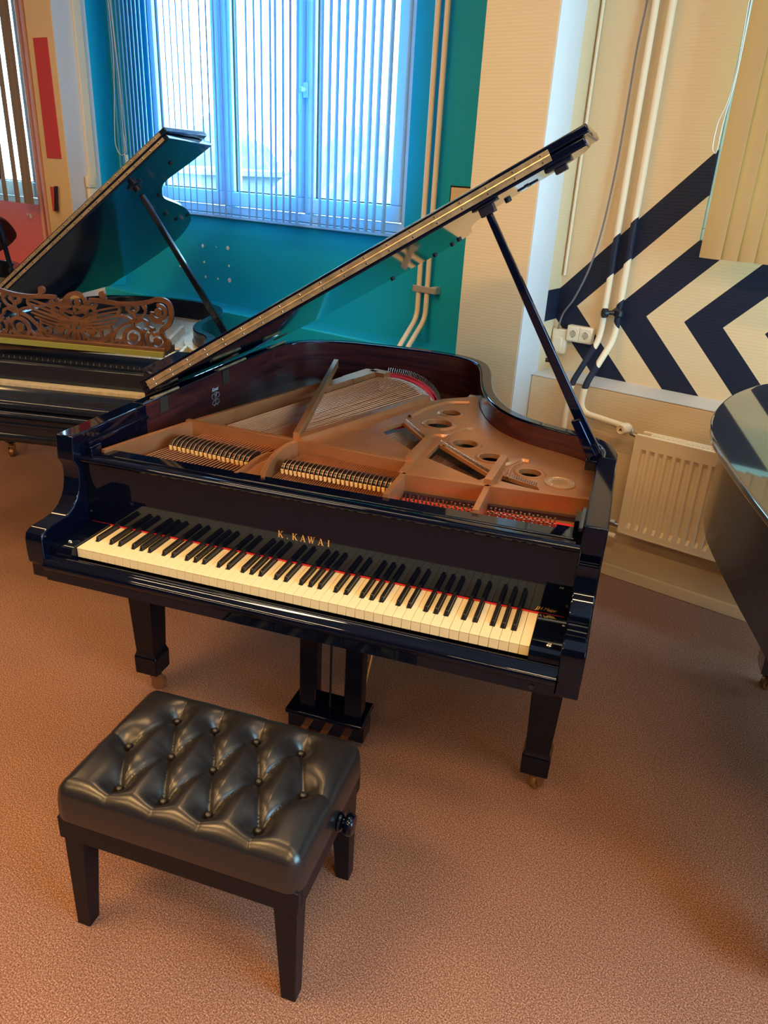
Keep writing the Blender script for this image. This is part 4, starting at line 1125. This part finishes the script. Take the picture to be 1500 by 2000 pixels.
# ================================================================== OTHER GRANDS (simple cases in frames of their own)
def frame(deg,x=0,y=0): return Matrix.Translation((x,y,0)) @ Matrix.Rotation(math.radians(deg),4,'Z')
def case(T,outer,th,z0,z1,m,inner_m=None,board=.86,plate=None):
    inner=[tuple(v) for v in offset_path(outer,th)]
    T.part('rim',ring(outer,inner,z0,z1),m,bev=.005,seg=3)
    mb=MB(); mb.prism([tuple(v) for v in offset_path(outer,th*.6)],board-.015,board); T.part('soundboard',mb,plate or SOUNDB)
# ------------------------------------------------------------------ the old grand with the fretwork desk
F2=frame(8.5)
def l2(P): return fin(F2,P)
def y2(px,py,Y): 
    n=F2.to_3x3() @ Vector((0,1,0)); return l2(on_plane(px,py,n,n*Y))
def z2(px,py,z): return l2(onz(px,py,z))
G=Thing('grand_piano','old black grand piano with a carved fretwork music desk','grand piano',F2,(-.77,1.6,0),'grand pianos')
ZR2=.955; ZA2=.985; x0,x1=-1.345,-.115
def S2(p): return (1.07+(p[0]-1.07)*1.064, -1.677+(p[1]+1.677)*1.064)
o2=[(x1,1.0)]+arc2([(x1,1.22)]+[S2(p) for p in ((-.150,1.46),(-.262,1.60),(-.315,1.74),(-.325,1.92),(-.35,2.08),(-.43,2.23),(-.58,2.325),(-.80,2.36),(-.98,2.33))]+[(-1.27,2.45),(-1.335,2.25),(x0,2.0)],7)+[(x0,1.0)]
case(G,o2,.045,.66,ZR2,LACQ_OLD,board=.855,plate=PLATE_OLD)
# plate details that show past the desk
mb=MB()
for a,b,w in (((-.42,1.25),(-.60,2.15),.022),((-.62,1.25),(-.86,2.22),.022),((-.30,1.25),(-.40,1.72),.018)):
    a=Vector(a);b=Vector(b);t=(b-a).normalized();nn=Vector((-t.y,t.x))*w/2; mb.prism([tuple(a-nn),tuple(b-nn),tuple(b+nn),tuple(a+nn)],.855,.895)
for x,y,r in ((-.47,1.75,.045),(-.38,1.58,.035)): mb.lathe([(r-.012,.0),(r-.006,.008),(r+.006,.008),(r+.012,0)],(x,y,.855),(0,0,1),28)
pth=catmull([(*S2(p),0) for p in ((-.17,1.30),(-.205,1.46),(-.31,1.60),(-.365,1.74),(-.375,1.92),(-.40,2.06),(-.47,2.17))],8)
l=offset_path(pth,.0); r=offset_path(pth,.045); mb.prism([tuple(v) for v in l]+[tuple(v) for v in reversed(r)],.855,.885)
G.part('iron_plate',mb,PLATE_OLD,bev=.003)
for hx_,hy_,hr_ in ((-.47,1.75,.030),(-.38,1.58,.020)): mb=MB(); mb.lathe([(hr_,0),(hr_,.001)],(hx_,hy_,.8552),(0,0,1),24); G.part('hole_shade_disc',mb,SATIN)  # flat black discs painted in for the dark inside the holes
# arms with rounded fronts
for a,b in ((x1-.125,x1),(x0,x0+.125)):
    mb=MB(); pts=[(a,1.25),(a,.955),(a+.015,.915),(a+.05,.895),(b-.03,.895),(b-.006,.915),(b,.955),(b,1.25)]
    mb.prism(list(reversed(pts)),.66,ZA2-.004); G.part('arm',mb,LACQ_OLD,bev=.008,seg=3)
ax0,ax1=x0+.125,x1-.125
mb=MB(); mb.box(ax0,ax1,1.045,1.065,.80,.925); mb.box(ax0,ax1,1.065,1.115,.87,.925); G.part('nameboard',mb,LACQ_OLD,bev=.004)
# closed keyboard lid with a rolled front edge
mb=MB(); pr=[(1.047,.835),(1.047,.845),(1.02,.846),(1.00,.842),(.985,.832),(.93,.818),(.905,.813),(.892,.806),(.886,.796),(.888,.786),(.895,.780),(1.047,.780)]
mb.extrude([(ax0,y,z) for y,z in pr],(ax1-ax0,0,0)); G.part('keyboard_lid',mb,LACQ_OLD,smooth=50)
mb=MB(); pr=[(1.0,.778),(.880,.778),(.868,.772),(.865,.762),(.872,.755),(.884,.750),(.884,.735),(.876,.730),(.876,.722),(.884,.717),(.884,.690),(.874,.684),(.872,.672),(.878,.664),(1.0,.664)]
mb.extrude([(ax0,y,z) for y,z in pr],(ax1-ax0,0,0)); G.part('key_slip',mb,LACQ_OLD,smooth=50)
mb=MB(); mb.box(x0+.01,x1-.01,.90,1.6,.645,.668); G.part('key_bed',mb,LACQ_OLD,bev=.003)
# pin field with strings in front of the desk
mb=MB(); mb.box(ax0,ax1,1.115,1.38,.895,.905); G.part('pin_block',mb,FELTB)
mb=MB()
for k in range(34):
    x=ax0+.03+(ax1-ax0-.16)*k/33; mb.tube([(x,1.125,.905),(x,1.135,.922)],.0015,5); mb.tube([(x+.010,1.15,.905),(x+.010,1.16,.922)],.0015,5)
G.part('tuning_pins',mb,mat('blued_steel',(.12,.13,.16),.4,metal=.8),stuff=True)
c=z2(306,716,.93); mb=MB(); mb.tube([(ax1-.03,1.085,.935),(ax1+.0,1.08,.938)],.006,8); G.part('desk_catch',mb,NICKEL)
# desk shelf, felt strip, fretwork
YD=1.215
def dk(px,py): v=y2(px,py,YD); return (v.x,v.z)
xr=dk(325,690)[0]; zb0=dk(145,672)[1]; xl=2*dk(145,672)[0]-xr
mb=MB(); mb.box(xl,xr,1.20,1.30,zb0-.012,zb0+.018); SH=G.part('desk_shelf',mb,WALNUT,bev=.002)
mb=MB(); mb.box(xl,xr,1.185,1.20,zb0-.016,zb0+.004); G.part('shelf_felt',mb,OLIVE)
# each ribbon is drawn in crop pixels of the right half and mirrored about the desk's centre
CXc=435/3
def fp(x,y):           # crop pixel (3x, origin 0,430) -> desk coordinates
    X,Z=dk(x/3,430+y/3); return Vector((X,Z,0))
XC=dk(145,620)[0]
rib_n=[0]
FM=MB()
def ribbon(pts,w,mirror=True,n=7,taper=None):
    P3=[fp(*p) for p in pts]; c=catmull(P3,n) if len(P3)>2 else P3
    s=1/3/ (F_PX/3.25)     # one crop pixel in metres, about
    m=len(c); ws=[]
    for i in range(m):
        t=i/(m-1); ww=w[0]*(1-t)+w[1]*t if isinstance(w,tuple) else w
        if taper: ww*=max(.25,math.sin(PI*min(1,max(0,t*.94+.03))))**.6
        ws.append(ww*s/2)
    L_=[];R_=[]
    for i in range(m):
        a=c[max(0,i-1)];b=c[min(m-1,i+1)];t=(b-a).normalized();nn=Vector((-t.y,t.x,0))
        L_.append(c[i]+nn*ws[i]);R_.append(c[i]-nn*ws[i])
    for sg in ((1,-1) if mirror else (1,)):
        rib_n[0]+=1; e=.0002*(rib_n[0]%7)
        f=lambda v:(v.x if sg==1 else 2*XC-v.x)
        vs=[]
        for i in range(m):
            vs+=[(f(L_[i]),YD-e,L_[i].y),(f(R_[i]),YD-e,R_[i].y),(f(R_[i]),YD+.012-e,R_[i].y),(f(L_[i]),YD+.012-e,L_[i].y)]
        fs=[]
        for i in range(m-1):
            for k in range(4): fs.append((4*i+k,4*i+(k+1)%4,4*i+4+(k+1)%4,4*i+4+k))
        fs+=[(3,2,1,0),(4*m-4,4*m-3,4*m-2,4*m-1)]
        if sg==-1: fs=[tuple(reversed(q)) for q in fs]
        FM.add(vs,fs)
def ball(x,y,r,mirror=True):
    c=fp(x,y); rr=r/3/(F_PX/3.25)
    for sg in ((1,-1) if mirror else (1,)):
        rib_n[0]+=1; e=.0002*(rib_n[0]%7)+.0005
        FM.lathe([(rr,0),(rr,.012)],(c.x if sg==1 else 2*XC-c.x,YD-e,c.y),(0,1,0),18)
def spiral(cx,cy,r0,r1,a0,turn,w,mirror=True):
    pts=[]; n=16
    for i in range(n+1):
        t=i/n; a=math.radians(a0+turn*t); r=r0+(r1-r0)*t; pts.append((cx+r*math.cos(a),cy+r*math.sin(a)))
    ribbon(pts,w,mirror,2)
ribbon([(-120,735),(200,742),(435,752),(700,765),(975,775)],36,False)              # foot rail
ribbon([(520,470),(560,472),(620,480),(700,492),(780,492),(860,482),(905,466)],24)      # top contour
ribbon([(905,466),(955,470),(985,490),(1000,530),(1000,575),(985,615),(955,640),(945,660),(960,690),(982,712),(988,740),(965,762)],26)
ball(598,438,20); ball(610,462,13)
spiral(460-25,492,62,62,180,180,22,False)                                            # crest arch
ribbon([(372,492),(380,505),(400,512)],20); ball(452,484,19); ribbon([(435,505),(470,512),(500,500),(520,478)],16)
ribbon([(435,500),(435,540)],16,False)
ribbon([(435,545),(470,540),(505,520),(540,500)],18); ball(500,540,15); spiral(520,545,34,30,200,250,13)
ribbon([(560,490),(548,520),(560,560),(540,590)],20)
spiral(925,545,46,36,-100,290,19); ball(925,540,22)                                 # end scroll
ribbon([(880,560),(895,590),(930,600),(955,605)],15)
spiral(925,712,44,40,-130,300,17); ball(922,712,23); ribbon([(900,672),(880,650),(905,640)],16)
spiral(780,686,54,54,0,360,20); ball(780,686,25); ribbon([(725,690),(700,720),(690,745)],12); ball(700,738,15)
ribbon([(780,632),(775,600),(790,570),(775,540)],18); ribbon([(790,600),(830,585),(860,600),(870,625),(900,640)],(18,9)); ribbon([(775,595),(740,570),(700,560)],(16,9)); ball(706,562,10)
ball(748,520,13); ball(775,498,10); ball(800,520,13); ball(775,540,12); spiral(775,520,26,26,0,360,11)
ribbon([(830,500),(850,530),(835,560),(800,575)],12); ball(845,512,12); ribbon([(690,500),(700,530),(680,560)],14)
for i,(a,b,c_) in enumerate([((465,586),(560,535),(690,508)),((465,596),(580,556),(706,532)),((465,606),(590,580),(704,558)),((467,616),(590,603),(692,584)),((470,627),(580,626),(676,608)),((475,638),(560,648),(652,630))]):
    ribbon([a,b,c_],(15,8))                                                         # wings
ribbon([(435,560),(435,655)],50,False,taper=True); ball(435,602,26,False)
ribbon([(435,575),(470,585),(500,580),(530,560)],24)
spiral(525,655,42,22,120,330,17); ball(528,655,17)
for a,b,c_ in (((440,640),(442,690),(436,728)),((452,640),(468,690),(462,728)),((462,640),(494,680),(490,726)),((470,640),(510,690),(520,726))): ribbon([a,b,c_],(15,10))
ribbon([(505,700),(560,715),(620,700),(670,660),(715,618),(760,600)],(20,14)); ribbon([(520,722),(580,735),(650,720),(690,700)],12)
ribbon([(590,650),(600,690),(640,690)],(16,10)); ribbon([(640,620),(650,660),(620,680)],(16,9)); ribbon([(680,640),(660,690),(650,740)],(14,18))
ribbon([(850,640),(835,690),(850,745)],14); ribbon([(870,660),(860,700),(885,745)],(14,20)); ribbon([(965,690),(985,740),(965,765)],22)
G.part('fretwork_desk',FM,WALNUT,smooth=30)
# lid
HX2,TL2=-1.32,math.radians(38.9); ZH2=.967
def lid2(s,y,n): return (HX2+s*math.cos(TL2)-n*math.sin(TL2), y, ZH2+s*math.sin(TL2)+n*math.cos(TL2))
n2=F2.to_3x3() @ Vector((-math.sin(TL2),0,math.cos(TL2))); o2p=F2 @ Vector((HX2,0,ZH2))
def inv2(px,py): v=l2(on_plane(px,py,n2,o2p)); return ((v.x-HX2)/math.cos(TL2), v.y)
tip=inv2(331,271); Yh=tip[1]
cur=[inv2(*p) for p in ((415,284),(372,318),(335,345),(321,358),(317,372),(322,388),(345,398),(364,408),(373,422),(371,436),(352,462),(318,490),(262,528),(215,556))]
edge2=arc2(cur,5)

edge2=[e for e in edge2 if e[0]>.05]
poly=[tip]+edge2+[(0,edge2[-1][1]-.03),(0,Yh)]
mb=MB(); mb.extrude([lid2(s,y,0) for s,y in poly],Vector(lid2(0,0,.022))-Vector(lid2(0,0,0))); LD=G.part('lid',mb,LACQ_OLD,bev=.003)
mb=MB(); W2_=tip[0]+.01
mb.extrude([lid2(s,y,.025) for s,y in ((0,Yh),(W2_,Yh),(W2_+.004,Yh+.42),(0,Yh+.42))],Vector(lid2(0,0,.022))-Vector(lid2(0,0,0))); G.part('lid_flap',mb,LACQ_OLD,bev=.003)
mb=MB()
for n_ in (.008,.030):
    mb.hexa([lid2(.03,Yh-.0015,n_),lid2(W2_-.03,Yh-.0015,n_),lid2(W2_-.03,Yh+.002,n_),lid2(.03,Yh+.002,n_)],[lid2(.03,Yh-.0015,n_+.013),lid2(W2_-.03,Yh-.0015,n_+.013),lid2(W2_-.03,Yh+.002,n_+.013),lid2(.03,Yh+.002,n_+.013)])
hg=G.part('lid_hinge',mb,BRASS)
screws(G,hg,mat('bright_screw',(.9,.85,.7),.2,metal=1),[lid2(.06+k*(W2_-.12)/25,Yh-.0015,n_) for k in range(26) for n_ in (.0145,.0365)],[(.004,0),(.003,.0015)])
sv,yv=inv2(263,361); mb=MB(); c=Vector(lid2(sv,yv,0)); nn=Vector((math.sin(TL2),0,-math.cos(TL2))); mb.lathe([(.036,0),(.036,.006),(.018,.010),(.018,.03)],c,nn,16); G.part('prop_socket',mb,SATIN,LD)
for px,py in ((333,318),(310,381),(366,420),(344,428),(322,418)):
    s_,y_=inv2(px,py); mb=MB(); mb.lathe([(.010,0),(.010,.006),(.006,.007)],lid2(s_,y_,0),nn,10); G.part('lid_buffer',mb,RUBBER,LD)
b1=c+nn*.03; b0=z2(440,650,.95)
mb=MB(); d=(b1-b0); stick(b0,b0+d*.98,.016,.011,.011); pr=G.part('prop_stick',mb,LACQ_OLD,bev=.004)
mb=MB(); mb.lathe([(.004,0),(.004,.012)],b0+d*.50+Vector((-.012,0,0)),(-1,0,-.3),8); G.part('prop_stop',mb,BRASS,pr)
leg(G,-.20,1.15,0,.66,.055,.045,.05,LACQ_OLD); leg(G,-1.33,1.15,0,.66,.055,.045,.05,LACQ_OLD); leg(G,-.82,2.05,0,.67,.055,.045,.05,LACQ_OLD)

# ------------------------------------------------------------------ the closed grand at the right-hand edge
Z3=1.055
def q3(px,py): v=onz(px,py,Z3); return (v.x,v.y)
F3=frame(0)
H=Thing('grand_piano','closed black grand piano by the radiator, chevrons mirrored in its lid','grand piano',F3,(2.35,.7,0),'grand pianos')
pts=[q3(1500,1010),q3(1450,945),q3(1405,880),q3(1390,850),q3(1388,820),q3(1405,790),q3(1440,765),q3(1500,748)]
dirv=Vector(pts[0])-Vector(pts[2]); dirv.normalize()
fr=tuple(Vector(pts[0])+dirv*.62)
side=[fr,tuple(Vector(pts[0])+dirv*.3)]
tail=pts+[(1.91,1.555),(2.03,1.50),(2.20,1.43),(2.36,1.32),(2.48,1.18),(2.60,.98),(2.80,.80),(3.02,.66),(3.13,.50)]
w_=Vector((1.43,.19)); back=[(3.17,.25),tuple(Vector(fr)+w_)]
lid_o=side+arc2(tail,5)+back
ctr=Vector((2.35,.6))
lid_l=[Vector(p) for p in lid_o]
mb=MB()
ins=[tuple(v) for v in offset_path(lid_o,-.006)]
mb.prism(lid_o,Z3-.022,Z3); H.part('lid',mb,LACQ_GREY,bev=.007,seg=3)
rimo=[tuple(v) for v in offset_path(lid_o,-.030)]
if (Vector(rimo[8])-ctr).length > (lid_l[8]-ctr).length: rimo=[tuple(v) for v in offset_path(lid_o,.030)]; 
sgn = -1 if (offset_path(lid_o,-.03)[8]-ctr).length < (lid_l[8]-ctr).length else 1
rimo=[tuple(v) for v in offset_path(lid_o,sgn*.045)]
mb=MB(); mb.prism(rimo,.752,Z3-.030); H.part('rim',mb,RIMG,bev=.008,seg=3)
mb=MB(); mb.prism([tuple(v) for v in offset_path(lid_o,sgn*.06)],Z3-.03,Z3-.022); H.part('lid_gap',mb,SATIN)
mb=MB(); mb.prism([tuple(v) for v in offset_path(lid_o,sgn*.13)],.69,.755); H.part('bottom_frame',mb,SATIN)
v=onx(1422,887,1.66); mb=MB(); mb.lathe([(.006,0),(.005,.004)],(Vector(rimo[14])[0],Vector(rimo[14])[1],Z3-.05),(-1,-.1,0),10); H.part('side_stud',mb,BRASS)
lp_=onz(1494,1342,0)
leg(H,lp_.x+.015,lp_.y-.0,0,.70,.06,.05,.056,LACQ_GREY,ang=3.6)
a=Vector(fr); leg(H,a.x+.17,a.y+.35,0,.67,.06,.05,.056,LACQ_GREY); leg(H,a.x+1.22,a.y+.50,0,.67,.06,.05,.056,LACQ_GREY)
mb=MB(); mb.hexa([(a.x+.03,a.y-.02,.64),(a.x+1.40,a.y+.165,.64),(a.x+1.36,a.y+.45,.64),(a.x-.01,a.y+.26,.64)],[(a.x+.03,a.y-.02,.80),(a.x+1.40,a.y+.165,.80),(a.x+1.36,a.y+.45,.80),(a.x-.01,a.y+.26,.80)]); H.part('keyboard_lid',mb,LACQ_GREY,bev=.01)

# ------------------------------------------------------------------ the grand at the left-hand edge, in front of the coral wall
F4=FW
J=Thing('grand_piano','black grand piano with its lid raised in front of the coral wall','grand piano',F4,(-3.1,1.4,0),'grand pianos')
x0,x1,y0_=-3.80,-2.45,.95
o4=[(x1,y0_+.02)]+arc2([(x1,1.25),(-2.50,1.40),(-2.68,1.52),(-2.92,1.60),(-3.12,1.70),(-3.30,1.82),(-3.48,1.93),(-3.66,1.95),(-3.77,1.88),(x0,1.75)],6)+[(x0,y0_+.02)]
case(J,o4,.045,.68,.985,LACQ_OLD,board=.87,plate=PLATE_OLD)
mb=MB(); mb.box(x0+.01,x1-.01,y0_-.05,y0_+.35,.65,.70); J.part('key_bed',mb,LACQ_OLD,bev=.004)
mb=MB(); mb.box(x0+.05,x1-.05,y0_+.0,y0_+.16,.70,.86); J.part('keyboard_lid',mb,LACQ_OLD,bev=.02)
lg=fin(F4,onz(26,889,0))
leg(J,lg.x,lg.y,0,.68,.045,.022,.026,LACQ_OLD,ang=-.7); leg(J,x0+.12,lg.y,0,.68,.045,.022,.026,LACQ_OLD); leg(J,-3.55,1.80,0,.69,.045,.022,.026,LACQ_OLD)
TL4=math.radians(36); HX4=x0
def lid4(s,y,n): return (HX4+s*math.cos(TL4)-n*math.sin(TL4), y, .985+s*math.sin(TL4)+n*math.cos(TL4))
poly=[(0,1.40),(1.10,1.46),(1.08,1.58),(0.93,1.64),(0.72,1.67)]+arc2([(.5,1.79),(.43,1.88),(.30,1.98),(.21,1.99),(.12,1.96),(0,1.88)],5)
mb=MB(); mb.extrude([lid4(s,y,0) for s,y in poly],Vector(lid4(0,0,.022))-Vector(lid4(0,0,0))); J.part('lid',mb,LACQ_OLD,bev=.003)
b0=Vector((-3.08,1.655,.965)); b1=Vector(lid4(.62,1.60,-.004))
b0=fin(F4,onz(24,534,.965)); b1=fin(F4,on_plane(-14,395,F4.to_3x3() @ Vector((-math.sin(TL4),0,math.cos(TL4))),F4 @ Vector((HX4,0,.985))))
mb=MB(); stick(b0,b1,.016,.013,.010); J.part('prop_stick',mb,LACQ_OLD,bev=.003)
# ================================================================== LIGHT
SC.view_settings.view_transform='Standard'; SC.view_settings.look='None'; SC.view_settings.gamma=1; SC.view_settings.use_curve_mapping=False
SC.view_settings.exposure=0.0
w=bpy.data.worlds.new('sky'); SC.world=w; w.use_nodes=True
bg=w.node_tree.nodes['Background']; bg.inputs['Color'].default_value=(.44,.76,1.0,1); bg.inputs['Strength'].default_value=20.0
def portal(u0,u1,z0,z1):
    ld=bpy.data.lights.new('window_portal','AREA'); ld.shape='RECTANGLE'; ld.size=u1-u0; ld.size_y=z1-z0; ld.cycles.is_portal=True
    o=bpy.data.objects.new('window_portal',ld); COL.objects.link(o)
    # area lights shine along local -Z: here from the window into the room (-w)
    M=Matrix(((1,0,0,(u0+u1)/2),(0,0,1,2.56),(0,1,0,(z0+z1)/2),(0,0,0,1)))
    # columns: local x->u, local y->z, local z->w
    o.matrix_world=FW @ M
for W in (W1,W2,W3): portal(W[0],W[1],W[2],W[3])
def lamp(u,w_,su,sw,power,col):
    ld=bpy.data.lights.new('ceiling_lamp','AREA'); ld.shape='RECTANGLE'; ld.size=su; ld.size_y=sw; ld.energy=power; ld.color=col
    o=bpy.data.objects.new('ceiling_lamp',ld); COL.objects.link(o); o.matrix_world=FW @ Matrix.Translation((u,w_,ZC-.05))
M4=FW @ Matrix(((0,0,1,UR+.12),(1,0,0,(W4[0]+W4[1])/2),(0,1,0,(W4[2]+W4[3])/2),(0,0,0,1)))
ld=bpy.data.lights.new('window_portal','AREA'); ld.shape='RECTANGLE'; ld.size=W4[1]-W4[0]; ld.size_y=W4[3]-W4[2]; ld.cycles.is_portal=True
o=bpy.data.objects.new('window_portal',ld); COL.objects.link(o); o.matrix_world=M4
WARM=(1.0,.58,.22)
for u in (-3.0,-.4,2.2):
    for w_,p in ((-3.0,50),(-1.3,58),(.6,26)):
        lamp(u,w_,1.5,.12,p*(.55 if (u>2 and w_>0) else .5 if u<-2 else 1),WARM)
